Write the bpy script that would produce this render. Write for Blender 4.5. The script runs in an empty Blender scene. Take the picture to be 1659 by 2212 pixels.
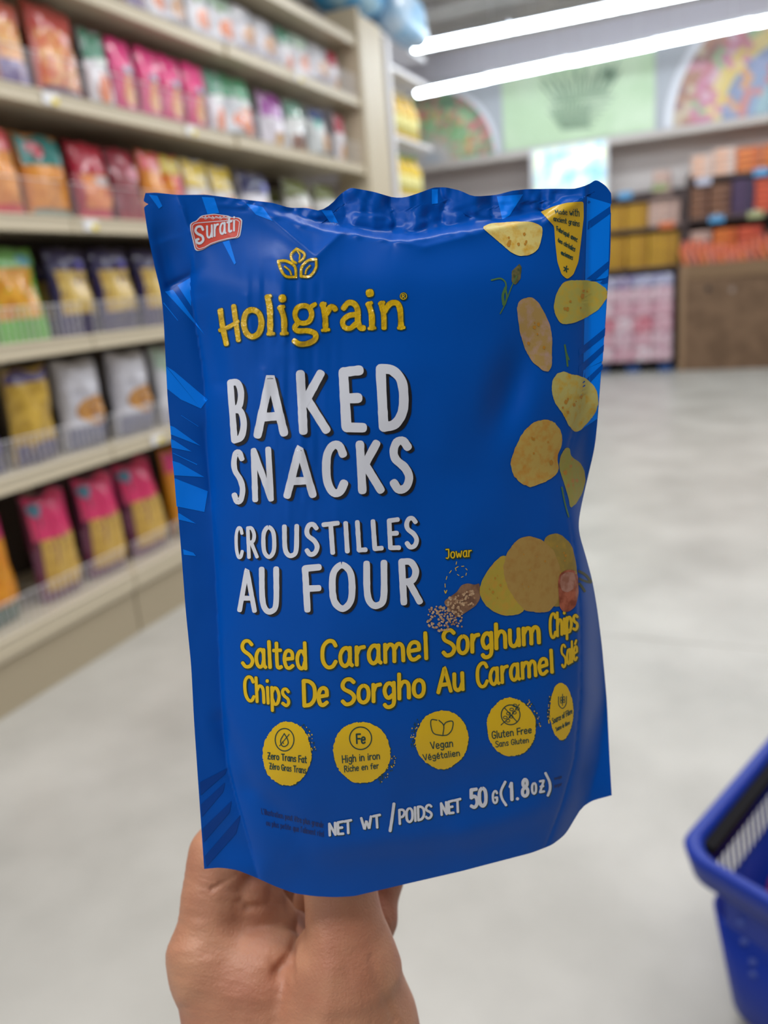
import bpy, math, random
import numpy as np
from mathutils import Matrix, Vector

# ------------------------------------------------------------------ camera, world, lights, exposure
F, CX, CY, CAMH = 1740.0, 829.5, 1106.0, 1.35            # focal length in pixels of the 1659x2212 frame
Yc = np.array([770., 554., -F]); Yc /= np.linalg.norm(Yc)
Xc = np.array([4022., -147., F]); Xc -= Xc.dot(Yc) * Yc; Xc /= np.linalg.norm(Xc)
Zc = np.cross(Xc, Yc)
R = np.array([Xc, Yc, Zc])                               # world = R @ camera
CAM = np.array([0, 0, CAMH])
col = bpy.context.scene.collection
sc = bpy.context.scene
cd = bpy.data.cameras.new('camera'); cam = bpy.data.objects.new('camera', cd); col.objects.link(cam)
M4 = Matrix([list(R[0]) + [0], list(R[1]) + [0], list(R[2]) + [CAMH], [0, 0, 0, 1]])
cam.matrix_world = M4
cd.sensor_fit = 'HORIZONTAL'; cd.sensor_width = 36; cd.lens = F / 1659 * 36
cd.clip_start = 0.02; cd.clip_end = 60
cd.dof.use_dof = True; cd.dof.focus_distance = 0.288; cd.dof.aperture_fstop = cd.lens / 4.0
sc.camera = cam
w = bpy.data.worlds.new('world'); sc.world = w; w.use_nodes = True
w.node_tree.nodes['Background'].inputs[0].default_value = (.9, .95, 1, 1)
w.node_tree.nodes['Background'].inputs[1].default_value = 0.2
sc.view_settings.view_transform = 'Standard'; sc.view_settings.look = 'None'
sc.view_settings.gamma = 1; sc.view_settings.use_curve_mapping = False
sc.view_settings.exposure = -0.2
LAMPS = [(6.3, 135, 1.1), (3.7, 95, .9), (1.5, 62, -.6), (-0.7, 82, -1.0), (-2.9, 60, -1.0)]
for yy, e, xx in LAMPS:
    ld = bpy.data.lights.new('ceiling_tube_row', 'AREA'); ld.shape = 'RECTANGLE'; ld.size = 5.6 if yy > 2 else 3.2; ld.size_y = .16
    ld.energy = e; ld.color = (.97, .985, 1)
    lo = bpy.data.objects.new('ceiling_tube_row', ld); lo.location = (xx, yy, 3.62); col.objects.link(lo)

# ------------------------------------------------------------------ geometry of the picture
def ray(x, y): return R @ np.array([x - CX, -(y - CY), -F])
def onz(x, y, z): d = ray(x, y); return d * ((z - CAMH) / d[2]) + CAM
def onx(x, y, X): d = ray(x, y); return d * (X / d[0]) + CAM
def ony(x, y, Y): d = ray(x, y); return d * (Y / d[1]) + CAM
def projx(p): c = R.T @ (np.array(p) - CAM); return CX - F * c[0] / c[2], CY + F * c[1] / c[2]
def shelf_y(px, X, z):
    a, b = 0.3, 30.
    for _ in range(50):
        m = (a + b) / 2
        if projx((X, m, z))[0] < px: a = m
        else: b = m
    return a

# ------------------------------------------------------------------ materials
def lin(c):
    return tuple(((v / 255) / 12.92 if v <= 10 else ((v / 255 + .055) / 1.055) ** 2.4) for v in c) + (1,)
MATS = {}
def mat(name, c, rough=.5, c2=None, scale=20., spec=.5, bump=0., bscale=60., metal=0., coat=0., detail=3., lo=.4, hi=.6, emit=0., trans=0., sss=0., stretch=None, bdist=.001):
    if name in MATS: return MATS[name]
    m = bpy.data.materials.new(name); m.use_nodes = True; nt = m.node_tree; b = nt.nodes['Principled BSDF']
    b.inputs['Base Color'].default_value = lin(c); b.inputs['Roughness'].default_value = rough
    b.inputs['Metallic'].default_value = metal; b.inputs['Specular IOR Level'].default_value = spec
    if coat: b.inputs['Coat Weight'].default_value = coat; b.inputs['Coat Roughness'].default_value = .08
    if trans: b.inputs['Transmission Weight'].default_value = trans; b.inputs['IOR'].default_value = 1.1
    if sss:
        b.inputs['Subsurface Weight'].default_value = sss; b.inputs['Subsurface Radius'].default_value = (.6, .25, .12); b.inputs['Subsurface Scale'].default_value = .008
    tc = nt.nodes.new('ShaderNodeTexCoord'); src = tc.outputs['Object']
    if stretch:
        mp = nt.nodes.new('ShaderNodeMapping'); mp.inputs['Scale'].default_value = stretch; nt.links.new(src, mp.inputs[0]); src = mp.outputs[0]
    if c2 is not None:
        n = nt.nodes.new('ShaderNodeTexNoise'); n.inputs['Scale'].default_value = scale; n.inputs['Detail'].default_value = detail
        r = nt.nodes.new('ShaderNodeValToRGB'); r.color_ramp.elements[0].position = lo; r.color_ramp.elements[1].position = hi
        r.color_ramp.elements[0].color = lin(c); r.color_ramp.elements[1].color = lin(c2)
        nt.links.new(src, n.inputs['Vector']); nt.links.new(n.outputs[0], r.inputs[0]); nt.links.new(r.outputs[0], b.inputs['Base Color'])
        if emit: nt.links.new(r.outputs[0], b.inputs['Emission Color'])
    if emit:
        if c2 is None: b.inputs['Emission Color'].default_value = lin(c)
        b.inputs['Emission Strength'].default_value = emit
    if bump:
        n2 = nt.nodes.new('ShaderNodeTexNoise'); n2.inputs['Scale'].default_value = bscale; n2.inputs['Detail'].default_value = 4
        bp = nt.nodes.new('ShaderNodeBump'); bp.inputs['Strength'].default_value = bump; bp.inputs['Distance'].default_value = bdist
        nt.links.new(src, n2.inputs['Vector']); nt.links.new(n2.outputs[0], bp.inputs['Height']); nt.links.new(bp.outputs[0], b.inputs['Normal'])
    MATS[name] = m; return m
def glass(name, c, mix=.9, rough=.05):
    if name in MATS: return MATS[name]
    m = bpy.data.materials.new(name); m.use_nodes = True; nt = m.node_tree; nt.nodes.clear()
    o = nt.nodes.new('ShaderNodeOutputMaterial'); t = nt.nodes.new('ShaderNodeBsdfTransparent'); g = nt.nodes.new('ShaderNodeBsdfPrincipled')
    g.inputs['Base Color'].default_value = lin(c); g.inputs['Roughness'].default_value = rough
    x = nt.nodes.new('ShaderNodeMixShader'); x.inputs[0].default_value = 1 - mix
    nt.links.new(t.outputs[0], x.inputs[1]); nt.links.new(g.outputs[0], x.inputs[2]); nt.links.new(x.outputs[0], o.inputs[0])
    MATS[name] = m; return m

# ------------------------------------------------------------------ object helpers
def link(name, me, parent=None):
    o = bpy.data.objects.new(name, me); col.objects.link(o)
    if parent: o.parent = parent
    return o
def mesh(name, vs, fs, m=None, parent=None, smooth=False, base=None):
    me = bpy.data.meshes.new(name)
    vs = np.asarray(vs, dtype=float)
    if base is not None: vs = vs - np.asarray(base)
    me.from_pydata(vs.tolist(), [], [tuple(int(i) for i in f) for f in fs]); me.update()
    if smooth: me.polygons.foreach_set('use_smooth', [True] * len(me.polygons))
    if m:
        for q in (m if isinstance(m, list) else [m]): me.materials.append(q)
    return link(name, me, parent)
def tag(o, label=None, cat=None, group=None, kind=None):
    if label: o['label'] = label
    if cat: o['category'] = cat
    if group: o['group'] = group
    if kind: o['kind'] = kind
    return o
def empty(name, loc, label=None, cat=None, group=None, rz=0):
    o = bpy.data.objects.new(name, None); col.objects.link(o); o.location = loc; o.rotation_euler = (0, 0, rz); o.empty_display_size = .05
    return tag(o, label, cat, group)
class MB:
    def __init__(s): s.v = []; s.f = []; s.mi = []
    def add(s, vs, fs, mi=0):
        n = len(s.v); s.v += [tuple(map(float, v)) for v in vs]; s.f += [tuple(i + n for i in f) for f in fs]; s.mi += [mi] * len(fs)
    def box(s, a, b, mi=0, bev=0.0):
        x0, y0, z0 = a; x1, y1, z1 = b
        if bev:
            vs = []; 
            for z, i in ((z0, bev), (z0 + bev, 0), (z1 - bev, 0), (z1, bev)):
                for (cx, cy, sx, sy) in ((x0, y0, 1, 1), (x1, y0, -1, 1), (x1, y1, -1, -1), (x0, y1, 1, -1)):
                    p, q = (cx + sx * (bev + i), cy + sy * i), (cx + sx * i, cy + sy * (bev + i))
                    if (sx, sy) in ((1, 1), (-1, -1)): p, q = q, p
                    vs += [(p[0], p[1], z), (q[0], q[1], z)]
            fs = [tuple(range(7, -1, -1)), tuple(range(24, 32))]
            for k in range(3):
                for j in range(8): fs.append((k * 8 + j, k * 8 + (j + 1) % 8, k * 8 + 8 + (j + 1) % 8, k * 8 + 8 + j))
            s.add(vs, fs, mi); return
        vs = [(x0, y0, z0), (x1, y0, z0), (x1, y1, z0), (x0, y1, z0), (x0, y0, z1), (x1, y0, z1), (x1, y1, z1), (x0, y1, z1)]
        s.add(vs, [(3, 2, 1, 0), (4, 5, 6, 7), (0, 1, 5, 4), (1, 2, 6, 5), (2, 3, 7, 6), (3, 0, 4, 7)], mi)
    def tube(s, pts, r, n=8, mi=0):
        pts = [np.array(p, float) for p in pts]; vs = []
        for i, p in enumerate(pts):
            t = pts[min(i + 1, len(pts) - 1)] - pts[max(i - 1, 0)]; t /= np.linalg.norm(t)
            a = np.cross(t, (0, 0, 1) if abs(t[2]) < .9 else (1, 0, 0)); a /= np.linalg.norm(a); b = np.cross(t, a)
            rr = r[i] if isinstance(r, (list, tuple)) else r
            for k in range(n):
                th = 2 * math.pi * k / n; vs.append(p + rr * (math.cos(th) * a + math.sin(th) * b))
        fs = [tuple(range(n - 1, -1, -1)), tuple(range(len(vs) - n, len(vs)))]
        for i in range(len(pts) - 1):
            for k in range(n): fs.append((i * n + k, i * n + (k + 1) % n, (i + 1) * n + (k + 1) % n, (i + 1) * n + k))
        s.add(vs, fs, mi)
    def lathe(s, prof, n=14, c=(0, 0, 0), mi=0):
        vs = []; 
        for r, z in prof:
            for k in range(n): th = 2 * math.pi * k / n; vs.append((c[0] + r * math.cos(th), c[1] + r * math.sin(th), c[2] + z))
        fs = [tuple(range(n - 1, -1, -1)), tuple(range(len(vs) - n, len(vs)))]
        for i in range(len(prof) - 1):
            for k in range(n): fs.append((i * n + k, i * n + (k + 1) % n, (i + 1) * n + (k + 1) % n, (i + 1) * n + k))
        s.add(vs, fs, mi)
    def build(s, name, m=None, parent=None, smooth=False, base=None):
        o = mesh(name, s.v, s.f, m, parent, smooth, base)
        if any(s.mi): o.data.polygons.foreach_set('material_index', s.mi)
        return o
def part(name, a, b, m, parent, base=(0, 0, 0), bev=0.0):
    k = MB(); k.box(a, b, 0, bev); return k.build(name, m, parent, base=base)
random.seed(7); rng = np.random.default_rng(5)
def vnoise(x, y, seed=0):
    x = np.asarray(x, float); y = np.asarray(y, float)
    xi = np.floor(x); yi = np.floor(y); fx = x - xi; fy = y - yi
    fx = fx * fx * (3 - 2 * fx); fy = fy * fy * (3 - 2 * fy)
    def h(a, b):
        v = np.sin(a * 127.1 + b * 311.7 + seed * 74.7) * 43758.5453; return v - np.floor(v)
    return (h(xi, yi) * (1 - fx) + h(xi + 1, yi) * fx) * (1 - fy) + (h(xi, yi + 1) * (1 - fx) + h(xi + 1, yi + 1) * fx) * fy
def sstep(a, b, x): t = np.clip((x - a) / (b - a), 0, 1); return t * t * (3 - 2 * t)

# ================================================================== THE SETTING
XF = -2.31                       # front edge of the shelves on the left
WY, BY = 12.0, 11.6              # back wall, bulkhead carrying the murals
CEIL = 4.3
m_floor = mat('polished_concrete', (166, 163, 156), .32, (192, 189, 182), 2.2, .35, detail=8, lo=.3, hi=.7, bump=.05, bscale=9)
m_wall = mat('painted_wall', (218, 208, 204), .7)
m_wall2 = mat('upper_wall', (204, 198, 206), .75)
m_ceil = mat('ceiling_deck', (196, 188, 182), .8, (176, 170, 166), 1.5)
m_beige = mat('beige_shelf_metal', (203, 192, 168), .42)
m_beige_d = mat('beige_shade_and_joint', (74, 62, 54), .7)  # beige darkened to carry the shade under the shelves; also colours joint strips
m_white = mat('white_metal', (225, 224, 228), .4)
m_dark = mat('dark_gap', (38, 32, 34), .7)
X0, X1, Y0, Y1 = -9.0, 7.0, -4.5, WY
def struct(name, a, b, m):
    k = MB(); k.box(a, b); return tag(k.build(name, m), kind='structure')
struct('floor', (X0 - .1, Y0 - .1, -.1), (X1 + .1, Y1 + .1, 0), m_floor)
struct('ceiling', (X0 - .1, Y0 - .1, CEIL), (X1 + .1, Y1 + .1, CEIL + .1), m_ceil)
struct('wall_back', (X0, WY, 0), (X1, WY + .1, CEIL), m_wall)
struct('wall_left', (X0 - .1, Y0, 0), (X0, Y1, CEIL), m_wall)
struct('wall_right', (X1, Y0, 0), (X1 + .1, Y1, CEIL), m_wall)
struct('wall_front', (X0, Y0 - .1, 0), (X1, Y0, CEIL), m_wall)
struct('wall_bulkhead', (X0, BY, 2.93), (X1, WY, CEIL), m_wall2)
struct('trim_1', (X0, BY - .07, 2.86), (X1, WY, 2.93), mat('ledge_trim', (196, 186, 178), .6))
# ceiling joists, spanning the store
for i in range(9):
    k = MB(); y = 4.6 + i * .82
    k.box((X0, y, CEIL - .06), (X1, y + .05, CEIL - .002)); tag(k.build('trim_%d' % (i + 2), m_ceil), kind='structure')
# floor expansion joints
for i, yy in enumerate((2.9, 6.9, 10.4)):
    k = MB(); k.box((X0, yy, 0.0), (X1, yy + .006, .0006)); tag(k.build('trim_%d' % (i + 11), mat('joint_filler', (150, 146, 138), .6)), kind='structure')

# murals on the bulkhead
m_green = mat('mural_green', (186, 208, 172), .6, (203, 220, 190), 1.5)
def bulk_sign(name, x0, x1, z0, z1, m, label, cat):
    t = empty(name, ((x0 + x1) / 2, BY, z0), label, cat)
    part('backing_panel', (x0, BY - .02, z0), (x1, BY - .001, z1), m, t, ((x0 + x1) / 2, BY, z0), .006); return t
gx0, gx1, gz0, gz1 = -2.99, -1.045, 2.96, 3.95
gp = bulk_sign('green_mural_panel', gx0, gx1, gz0, gz1, m_green, 'pale green wall panel with grey sketched plants above the far wall ledge', 'wall panel')
sk = MB(); cxm, czm = (gx0 + gx1) / 2 + .06, gz0 + .30
def flat_line(pts, wd, y):
    pts = [np.array(p, float) for p in pts]
    for a, b in zip(pts[:-1], pts[1:]):
        d = b - a; L = np.linalg.norm(d)
        if L < 1e-6: continue
        n = np.array([-d[1], d[0]]) / L * wd / 2
        q = [a - n, b - n, b + n, a + n]
        sk.add([(p[0], y, p[1]) for p in q], [(0, 1, 2, 3)])
yy = BY - .0215
for i in range(11):                                           # sketched basket of plants
    a = -.42 + i * .058
    flat_line([(cxm + a, czm + .2 - .02 * abs(i - 5)), (cxm + a * .8 - .03, czm + .05), (cxm + a * .55, czm - .15)], .018, yy - .0002 * i)
for i in range(7):
    flat_line([(cxm - .44 + .04 * i, czm + .20 - .055 * i), (cxm + .44 - .05 * i, czm + .17 - .055 * i)], .014, yy - .003 - .0002 * i)
for i in range(16):
    a = -1.2 + i * .16; L = .25 + .22 * ((i * 7) % 5) / 5
    flat_line([(cxm + a * .25, czm + .2), (cxm + a * .36, czm + .2 + L * .6), (cxm + a * .44 + .03 * (-1) ** i, czm + .2 + L)], .02, yy - .005 - .0002 * i)
for i in range(10):
    th = i * .7; flat_line([(cxm + .36, czm + .42), (cxm + .36 + .1 * math.cos(th), czm + .42 + .1 * math.sin(th))], .022, yy - .009 - .0002 * i)
sk.build('sketch_print', mat('sketch_grey', (92, 116, 96), .7), gp, base=gp.location)
def dull(c, q=.3): return tuple(int(v * (1 - q) + 178 * q) for v in c)
FANC = [[(206, 196, 190), (196, 186, 180)], [(150, 180, 140), (196, 160, 130)], [(100, 168, 96), (210, 110, 110), (150, 196, 130)], [(96, 160, 92), (222, 156, 80), (160, 200, 140), (206, 110, 100)], [(206, 104, 104), (150, 196, 132), (96, 136, 92), (222, 150, 120)], [(80, 120, 84), (200, 96, 96), (110, 150, 100)]]
FANC2 = [[(150, 186, 196), (140, 170, 186)], [(214, 140, 90), (130, 150, 190), (206, 120, 110)], [(120, 136, 176), (222, 150, 90), (140, 150, 190)], [(230, 196, 100), (214, 130, 150), (236, 206, 130)], [(206, 120, 150), (150, 176, 130), (222, 170, 190), (196, 110, 120)], [(176, 120, 96), (214, 140, 160), (206, 180, 150), (150, 100, 96)]]
def fan_mural(cx, R0, cols, name, label, seed, x0, x1):
    t = empty(name, (cx, BY, 2.95), label, 'mural')
    k = MB(); k.box((x0, BY - .015, 2.95), (x1, BY - .001, 3.98)); k.build('backing_panel', mat('mural_grey', (176, 178, 184), .7), t, base=t.location)
    rd = random.Random(seed); flat = [dull(c) for L in cols for c in L]; ms = [mat('print_%d_%d_%d' % c, c, .7) for c in flat]
    k = MB(); k2 = MB(); NR = 12
    for r in range(NR):
        lev = cols[r // 2]; b0 = sum(len(q) for q in cols[:r // 2])
        ra, rb = R0 * (.16 + .068 * r), R0 * (.16 + .068 * (r + 1)); n = 12 + r * 3; ph = rd.random() * .1
        for j in range(n):
            a0 = max(0, math.pi * (j - ph) / n); a1 = math.pi * (j + 1 - ph) / n
            q = [(ra, a0), (rb, a0), (rb, a1), (ra, a1)]
            if max(p * math.sin(a) for p, a in q) > 1.02: continue
            pts = [(cx + p * math.cos(a), BY - .017 - .0002 * r, 2.955 + p * math.sin(a)) for p, a in q]
            if min(p[0] for p in pts) < x0 or max(p[0] for p in pts) > x1: continue
            k.add(pts, [(3, 2, 1, 0)], b0 + rd.randrange(len(lev)))
    o = k.build('wedge_print', ms, t, base=t.location); o['kind'] = 'stuff'
    vs = []
    for x in np.linspace(0, math.pi, 61):
        if R0 * 1.05 * math.sin(x) > 1.02 or not (x0 < cx + R0 * 1.05 * math.cos(x) < x1): continue
        for p in (R0 * .985, R0 * 1.05): vs.append((cx + p * math.cos(x), BY - .0195, 2.955 + p * math.sin(x)))
    n = len(vs) // 2; runs = [[]]
    for i in range(n):
        if i and abs(vs[2 * i][0] - vs[2 * i - 2][0]) > .4: runs.append([])
        runs[-1] += vs[2 * i:2 * i + 2]
    for q in runs:
        k2 = MB(); k2.add(q, [(2 * i, 2 * i + 2, 2 * i + 3, 2 * i + 1) for i in range(len(q) // 2 - 1)]); k2.build('arc_border', mat('print_border', (222, 222, 228), .7), t, base=t.location)
    return t
fan_mural(-4.02, .92, FANC, 'fan_mural', 'half round green and red fruit mural left of the green wall panel', 1, -5.1, -3.0)
fan_mural(.5, 1.36, FANC2, 'fan_mural', 'half round pink and orange produce mural right of the green wall panel', 2, -1.035, 2.1)

# lit poster hanging under the ledge
lt = empty('lit_poster', (-2.1, 11.5, 2.2), 'bright backlit pale blue poster hanging under the wall ledge', 'sign')
part('frame', (-2.62, 11.5, 2.2), (-1.6, 11.56, 2.93), m_white, lt, lt.location, .008)
part('lit_face', (-2.56, 11.49, 2.24), (-1.64, 11.499, 2.9), mat('lit_poster_face', (150, 200, 222), .4, (236, 238, 206), 4.5, emit=.62, lo=.4, hi=.6), lt, lt.location)

# strip lights in view
def strip_row(p0, p1, nseg, rowname, ext, off=0.0, oz=0.0):
    p0 = np.array(p0); p1 = np.array(p1); d = (p1 - p0) / nseg; ln = np.linalg.norm(d); u = d / ln
    rz = math.atan2(u[1], u[0])
    words = ['first', 'second', 'third', 'fourth', 'fifth', 'sixth', 'seventh', 'eighth']
    for i in range(nseg):
        a = p0 + d * i
        t = empty('strip_light', (a[0], a[1], a[2] + (oz * (i % 2))), '%s glowing white strip light from the left in the %s ceiling row' % (words[i], rowname), 'ceiling light', 'strip lights in the %s row' % rowname, rz)
        k = MB(); k.box((0.01, -.06, .03), (ln - .01, .06, .085), 0, .01); k.build('housing', m_white, t)
        k = MB()
        prof = [(.058 * math.cos(q), .03 - .05 * math.sin(q)) for q in np.linspace(0, math.pi, 9)]
        vs = [(x, y, z) for x in (.015, ln - .015) for y, z in prof]
        k.add(vs, [(j, j + 1, j + 10, j + 9) for j in range(8)] + [tuple(range(8, -1, -1)), tuple(range(9, 18))])
        k.build('tube_lens', mat('tube_glow', (236, 248, 255), .4, emit=32.0), t)
        for xx in (.2, ln - .2):
            k = MB(); k.tube([(xx, 0, .08), (xx, 0, CEIL - a[2] - (oz * (i % 2)) - .001)], .004, 5); k.build('hanger', m_white, t)
a, b = onz(892, 108, 3.65), onz(1437, -2, 3.65); b = a + (b - a) * 2.1
strip_row(a, b, 5, 'nearer', 0)
a, b = onz(900, 205, 3.65), onz(1659, 47, 3.65); b = a + (b - a) * 1.45
strip_row(a, b, 6, 'farther', 0, oz=.006)

# ================================================================== SHELVING
SHZ = [.27, .815, 1.258, 1.692, 2.122, 2.53, 2.885]
UN = [(.07, 1.29), (1.29, 2.51), (2.51, 3.73), (3.73, 5.27)]
UNAME = ['nearest, mostly left of the frame', 'at the left edge of the frame', 'in the middle of the aisle run', 'farthest, ending at the beige post']
m_acr = glass('clear_acrylic', (225, 222, 230), .93, .12)
m_tagw = mat('price_tag_paper', (236, 236, 240), .5); m_tagy = mat('price_tag_yellow', (232, 208, 40), .5)
m_under = mat('shelf_top_metal', (176, 164, 142), .5)
for ui, (y0, y1) in enumerate(UN):
    if ui == 0: continue
    base = (XF - .28, (y0 + y1) / 2, 0)
    dx = .012 if ui == 3 else 0
    t = empty('shelving_unit', base, 'beige metal shelving unit %s' % UNAME[ui], 'shelving')
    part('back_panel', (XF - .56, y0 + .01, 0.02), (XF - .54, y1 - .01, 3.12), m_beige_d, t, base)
    part('kick_plate', (XF - .03, y0 + .005, 0), (XF - .018, y1 - .005, .2), mat('kick_metal', (176, 163, 138), .5), t, base)
    for yq in (y0 + .012, y1 - .012): part('upright', (XF - .54, yq - .01, 0), (XF - .51, yq + .01, 3.12), m_beige, t, base)
    for zi, z in enumerate(SHZ):
        xf = XF + dx * (zi > 3)
        k = MB()
        k.box((XF - .54, y0 + .004, z - .03), (xf - .02, y1 - .004, z - .004))
        k.box((xf - .02, y0 + .003, z - (.055 if zi else .075)), (xf, y1 - .003, z + .004), 0, .004)
        k.box((xf, y0 + .003, z - .052), (xf + .004, y1 - .003, z - .046)); k.box((xf, y0 + .003, z - .006), (xf + .004, y1 - .003, z))
        s = k.build('shelf', m_beige, t, base=base)
        if zi < 6:
            f = part('fence_panel', (xf - .012, y0 + .02, z + .004), (xf - .009, y1 - .02, z + .125), m_acr, s, base)
            k = MB()
            k.tube([(xf - .006, y0 + .02, z + .125), (xf - .006, y1 - .02, z + .125)], .0016, 5)
            if zi in (0, 1, 2, 5):
                yq = y0 + .03
                while yq < y1 - .02: k.tube([(xf - .006, yq, z + .004), (xf - .006, yq, z + .125)], .0013, 4); yq += .028
            k.build('fence_wires', m_white, s, base=base)['kind'] = 'stuff'
# price tags, one thing each
TAGS = [(4, 108, 'second shelf from top'), (3, 195, 'third shelf from top'), (4, 412, 'second shelf lip far along'), (1, 338, 'second shelf from the floor'), (5, 640, 'topmost shelf')]
for zi, px, nm in TAGS:
    z = SHZ[zi] - .026; y = shelf_y(px, XF, z)
    t = empty('price_tag', (XF + .005 + (.012 if y > 3.73 else 0), y, z), 'small white and yellow price tag on the %s' % nm, 'price tag')
    part('paper', (0, -.04, -.019), (.002, .035, .019), m_tagw, t); part('yellow_mark', (0.002, .0, -.017), (.003, .033, .004), m_tagy, t)

# end post and white fixtures beyond
t = empty('end_post', (XF - .1, 5.4, 0), 'tall beige perforated end panel closing the shelving run', 'post')
part('panel', (XF - .2, 5.28, 0), (XF + .035, 5.32, 3.06), m_beige, t, t.location, .006)
part('side_panel', (XF + .012, 5.32, 0), (XF + .035, 5.66, 3.02), m_beige, t, t.location)
for i in range(7):
    part('joint_strip', (XF - .2, 5.276, .3 + i * .43), (XF + .034, 5.28, .304 + i * .43), m_beige_d, t, t.location)
wy0, wy1 = 5.7, 6.3
base = (XF - .2, 6.1, 0)
t = empty('white_shelving', base, 'white shelving unit with yellow bottles just past the beige post', 'shelving')
part('upright', (XF, wy0, 0), (XF + .05, wy0 + .07, 2.98), m_white, t, base, .005)
part('back_panel', (XF - .32, wy0, 0), (XF - .3, wy1 + .3, 2.98), m_white, t, base)
WS = [.3, .9, 1.45, 1.98, 2.38, 2.83]
for z in WS: part('shelf', (XF - .3, wy0 + .07, z - .03), (XF + .03, wy1 + .3, z), m_white, t, base)
def bottle(name, h, r, c, capc, label, loc, group=None):
    t = empty(name, loc, label, 'bottle', group)
    k = MB(); k.lathe([(r * .9, 0), (r, .01), (r, h * .55), (r * .92, h * .68), (r * .42, h * .82), (r * .36, h * .93)], 14); k.build('body', mat('bottle_%d_%d_%d' % c, c, .25), t, True)
    k = MB(); k.lathe([(r * .42, h * .93), (r * .42, h), (r * .36, h)], 12); k.build('cap', mat('cap_%d_%d_%d' % capc, capc, .4), t)
    k = MB(); k.lathe([(r * 1.01, h * .15), (r * 1.012, h * .5)], 14); k.build('paper_band', mat('label_pale', (232, 226, 150), .5), t, True)
wn = ['nearest', 'second', 'third', 'fourth']
for zi, hh, cc, nm in ((4, .33, (226, 190, 70), 'upper'), (3, .31, (228, 196, 30), 'lower'), (2, .3, (222, 190, 60), 'chest-high')):
    for j in range(4):
        cap = (120, 170, 80) if zi == 3 else (238, 226, 180)
        bottle('tall_bottle', hh, .062, cc, cap, '%s tall yellow bottle on the %s white shelf past the post' % (wn[j], nm), (XF - .06, 5.86 + j * .17, WS[zi] + .001), 'yellow bottles on the %s white shelf' % nm)
# ================================================================== SNACK BAGS ON THE SHELVES
def bagsurf(u, v, wd, h, t, seed, off=0.0, side=-1):
    u = np.asarray(u, float); v = np.asarray(v, float)
    vv = np.clip(v, 0, 1)
    prof = np.clip(1 - np.abs(u) ** 2.4, 0, 1) ** .55 * np.clip(np.sin(np.pi * np.clip((vv + .07) / 1.1, 0, 1)), 0, 1) ** .6
    prof = np.where(vv > .93, prof * np.clip((1 - vv) / .07, 0, 1), prof)
    x = u * wd / 2 * (1 - .07 * np.sin(np.pi * vv)) 
    cr = (vnoise(u * 2.3 + seed, vv * 3.6 + seed * 1.7, seed) - .5) * .042 + (vnoise(u * 6 + seed, vv * 8, seed + 3) - .5) * .018
    y = side * (t / 2 * prof + cr * (.25 + prof) * .8 + off + .002)
    z = vv * h + .004 * np.sin(u * 5 + seed) * (vv > .9)
    return np.stack([x, y, z], -1)
def gridfaces(nu, nv, flip=False):
    fs = []
    for j in range(nv - 1):
        for i in range(nu - 1):
            q = (j * nu + i, j * nu + i + 1, (j + 1) * nu + i + 1, (j + 1) * nu + i); fs.append(q[::-1] if flip else q)
    return fs
def patch(u0, u1, v0, v1, args, off, nu=11, nv=9, wav=0):
    U, V = np.meshgrid(np.linspace(u0, u1, nu), np.linspace(v0, v1, nv))
    if wav: V = V + wav * np.sin(U * 4 + args[3]) * ((V - v0) / (v1 - v0))
    P = bagsurf(U, V, *args, off=off).reshape(-1, 3); return P, gridfaces(nu, nv)
def disc(uc, vc, ru, rv, args, off, seed=0):
    rs = [0, .35, .7, 1]; n = 20; U = [uc]; V = [vc]
    for r in rs[1:]:
        for k in range(n):
            a = 2 * math.pi * k / n; q = r * (1 + .1 * math.sin(3 * a + seed)); U.append(uc + ru * q * math.cos(a)); V.append(vc + rv * q * math.sin(a))
    P = bagsurf(np.array(U), np.array(V), *args, off=off)
    fs = [(0, 1 + k, 1 + (k + 1) % n) for k in range(n)]
    for r in range(2):
        for k in range(n): fs.append((1 + r * n + k, 1 + (r + 1) * n + k, 1 + (r + 1) * n + (k + 1) % n, 1 + r * n + (k + 1) % n))
    return P, fs
def film(c, c2=None): return mat('film_%d_%d_%d' % tuple(c), c, .28, c2, 9., coat=.5, bump=.25, bscale=24, bdist=.01)
def food(c, c2): return mat('food_%d_%d_%d' % tuple(c), c, .4, c2, 26., coat=.6, bump=.25, bscale=30, lo=.38, hi=.62, bdist=.01)
PROTO = {}
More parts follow.
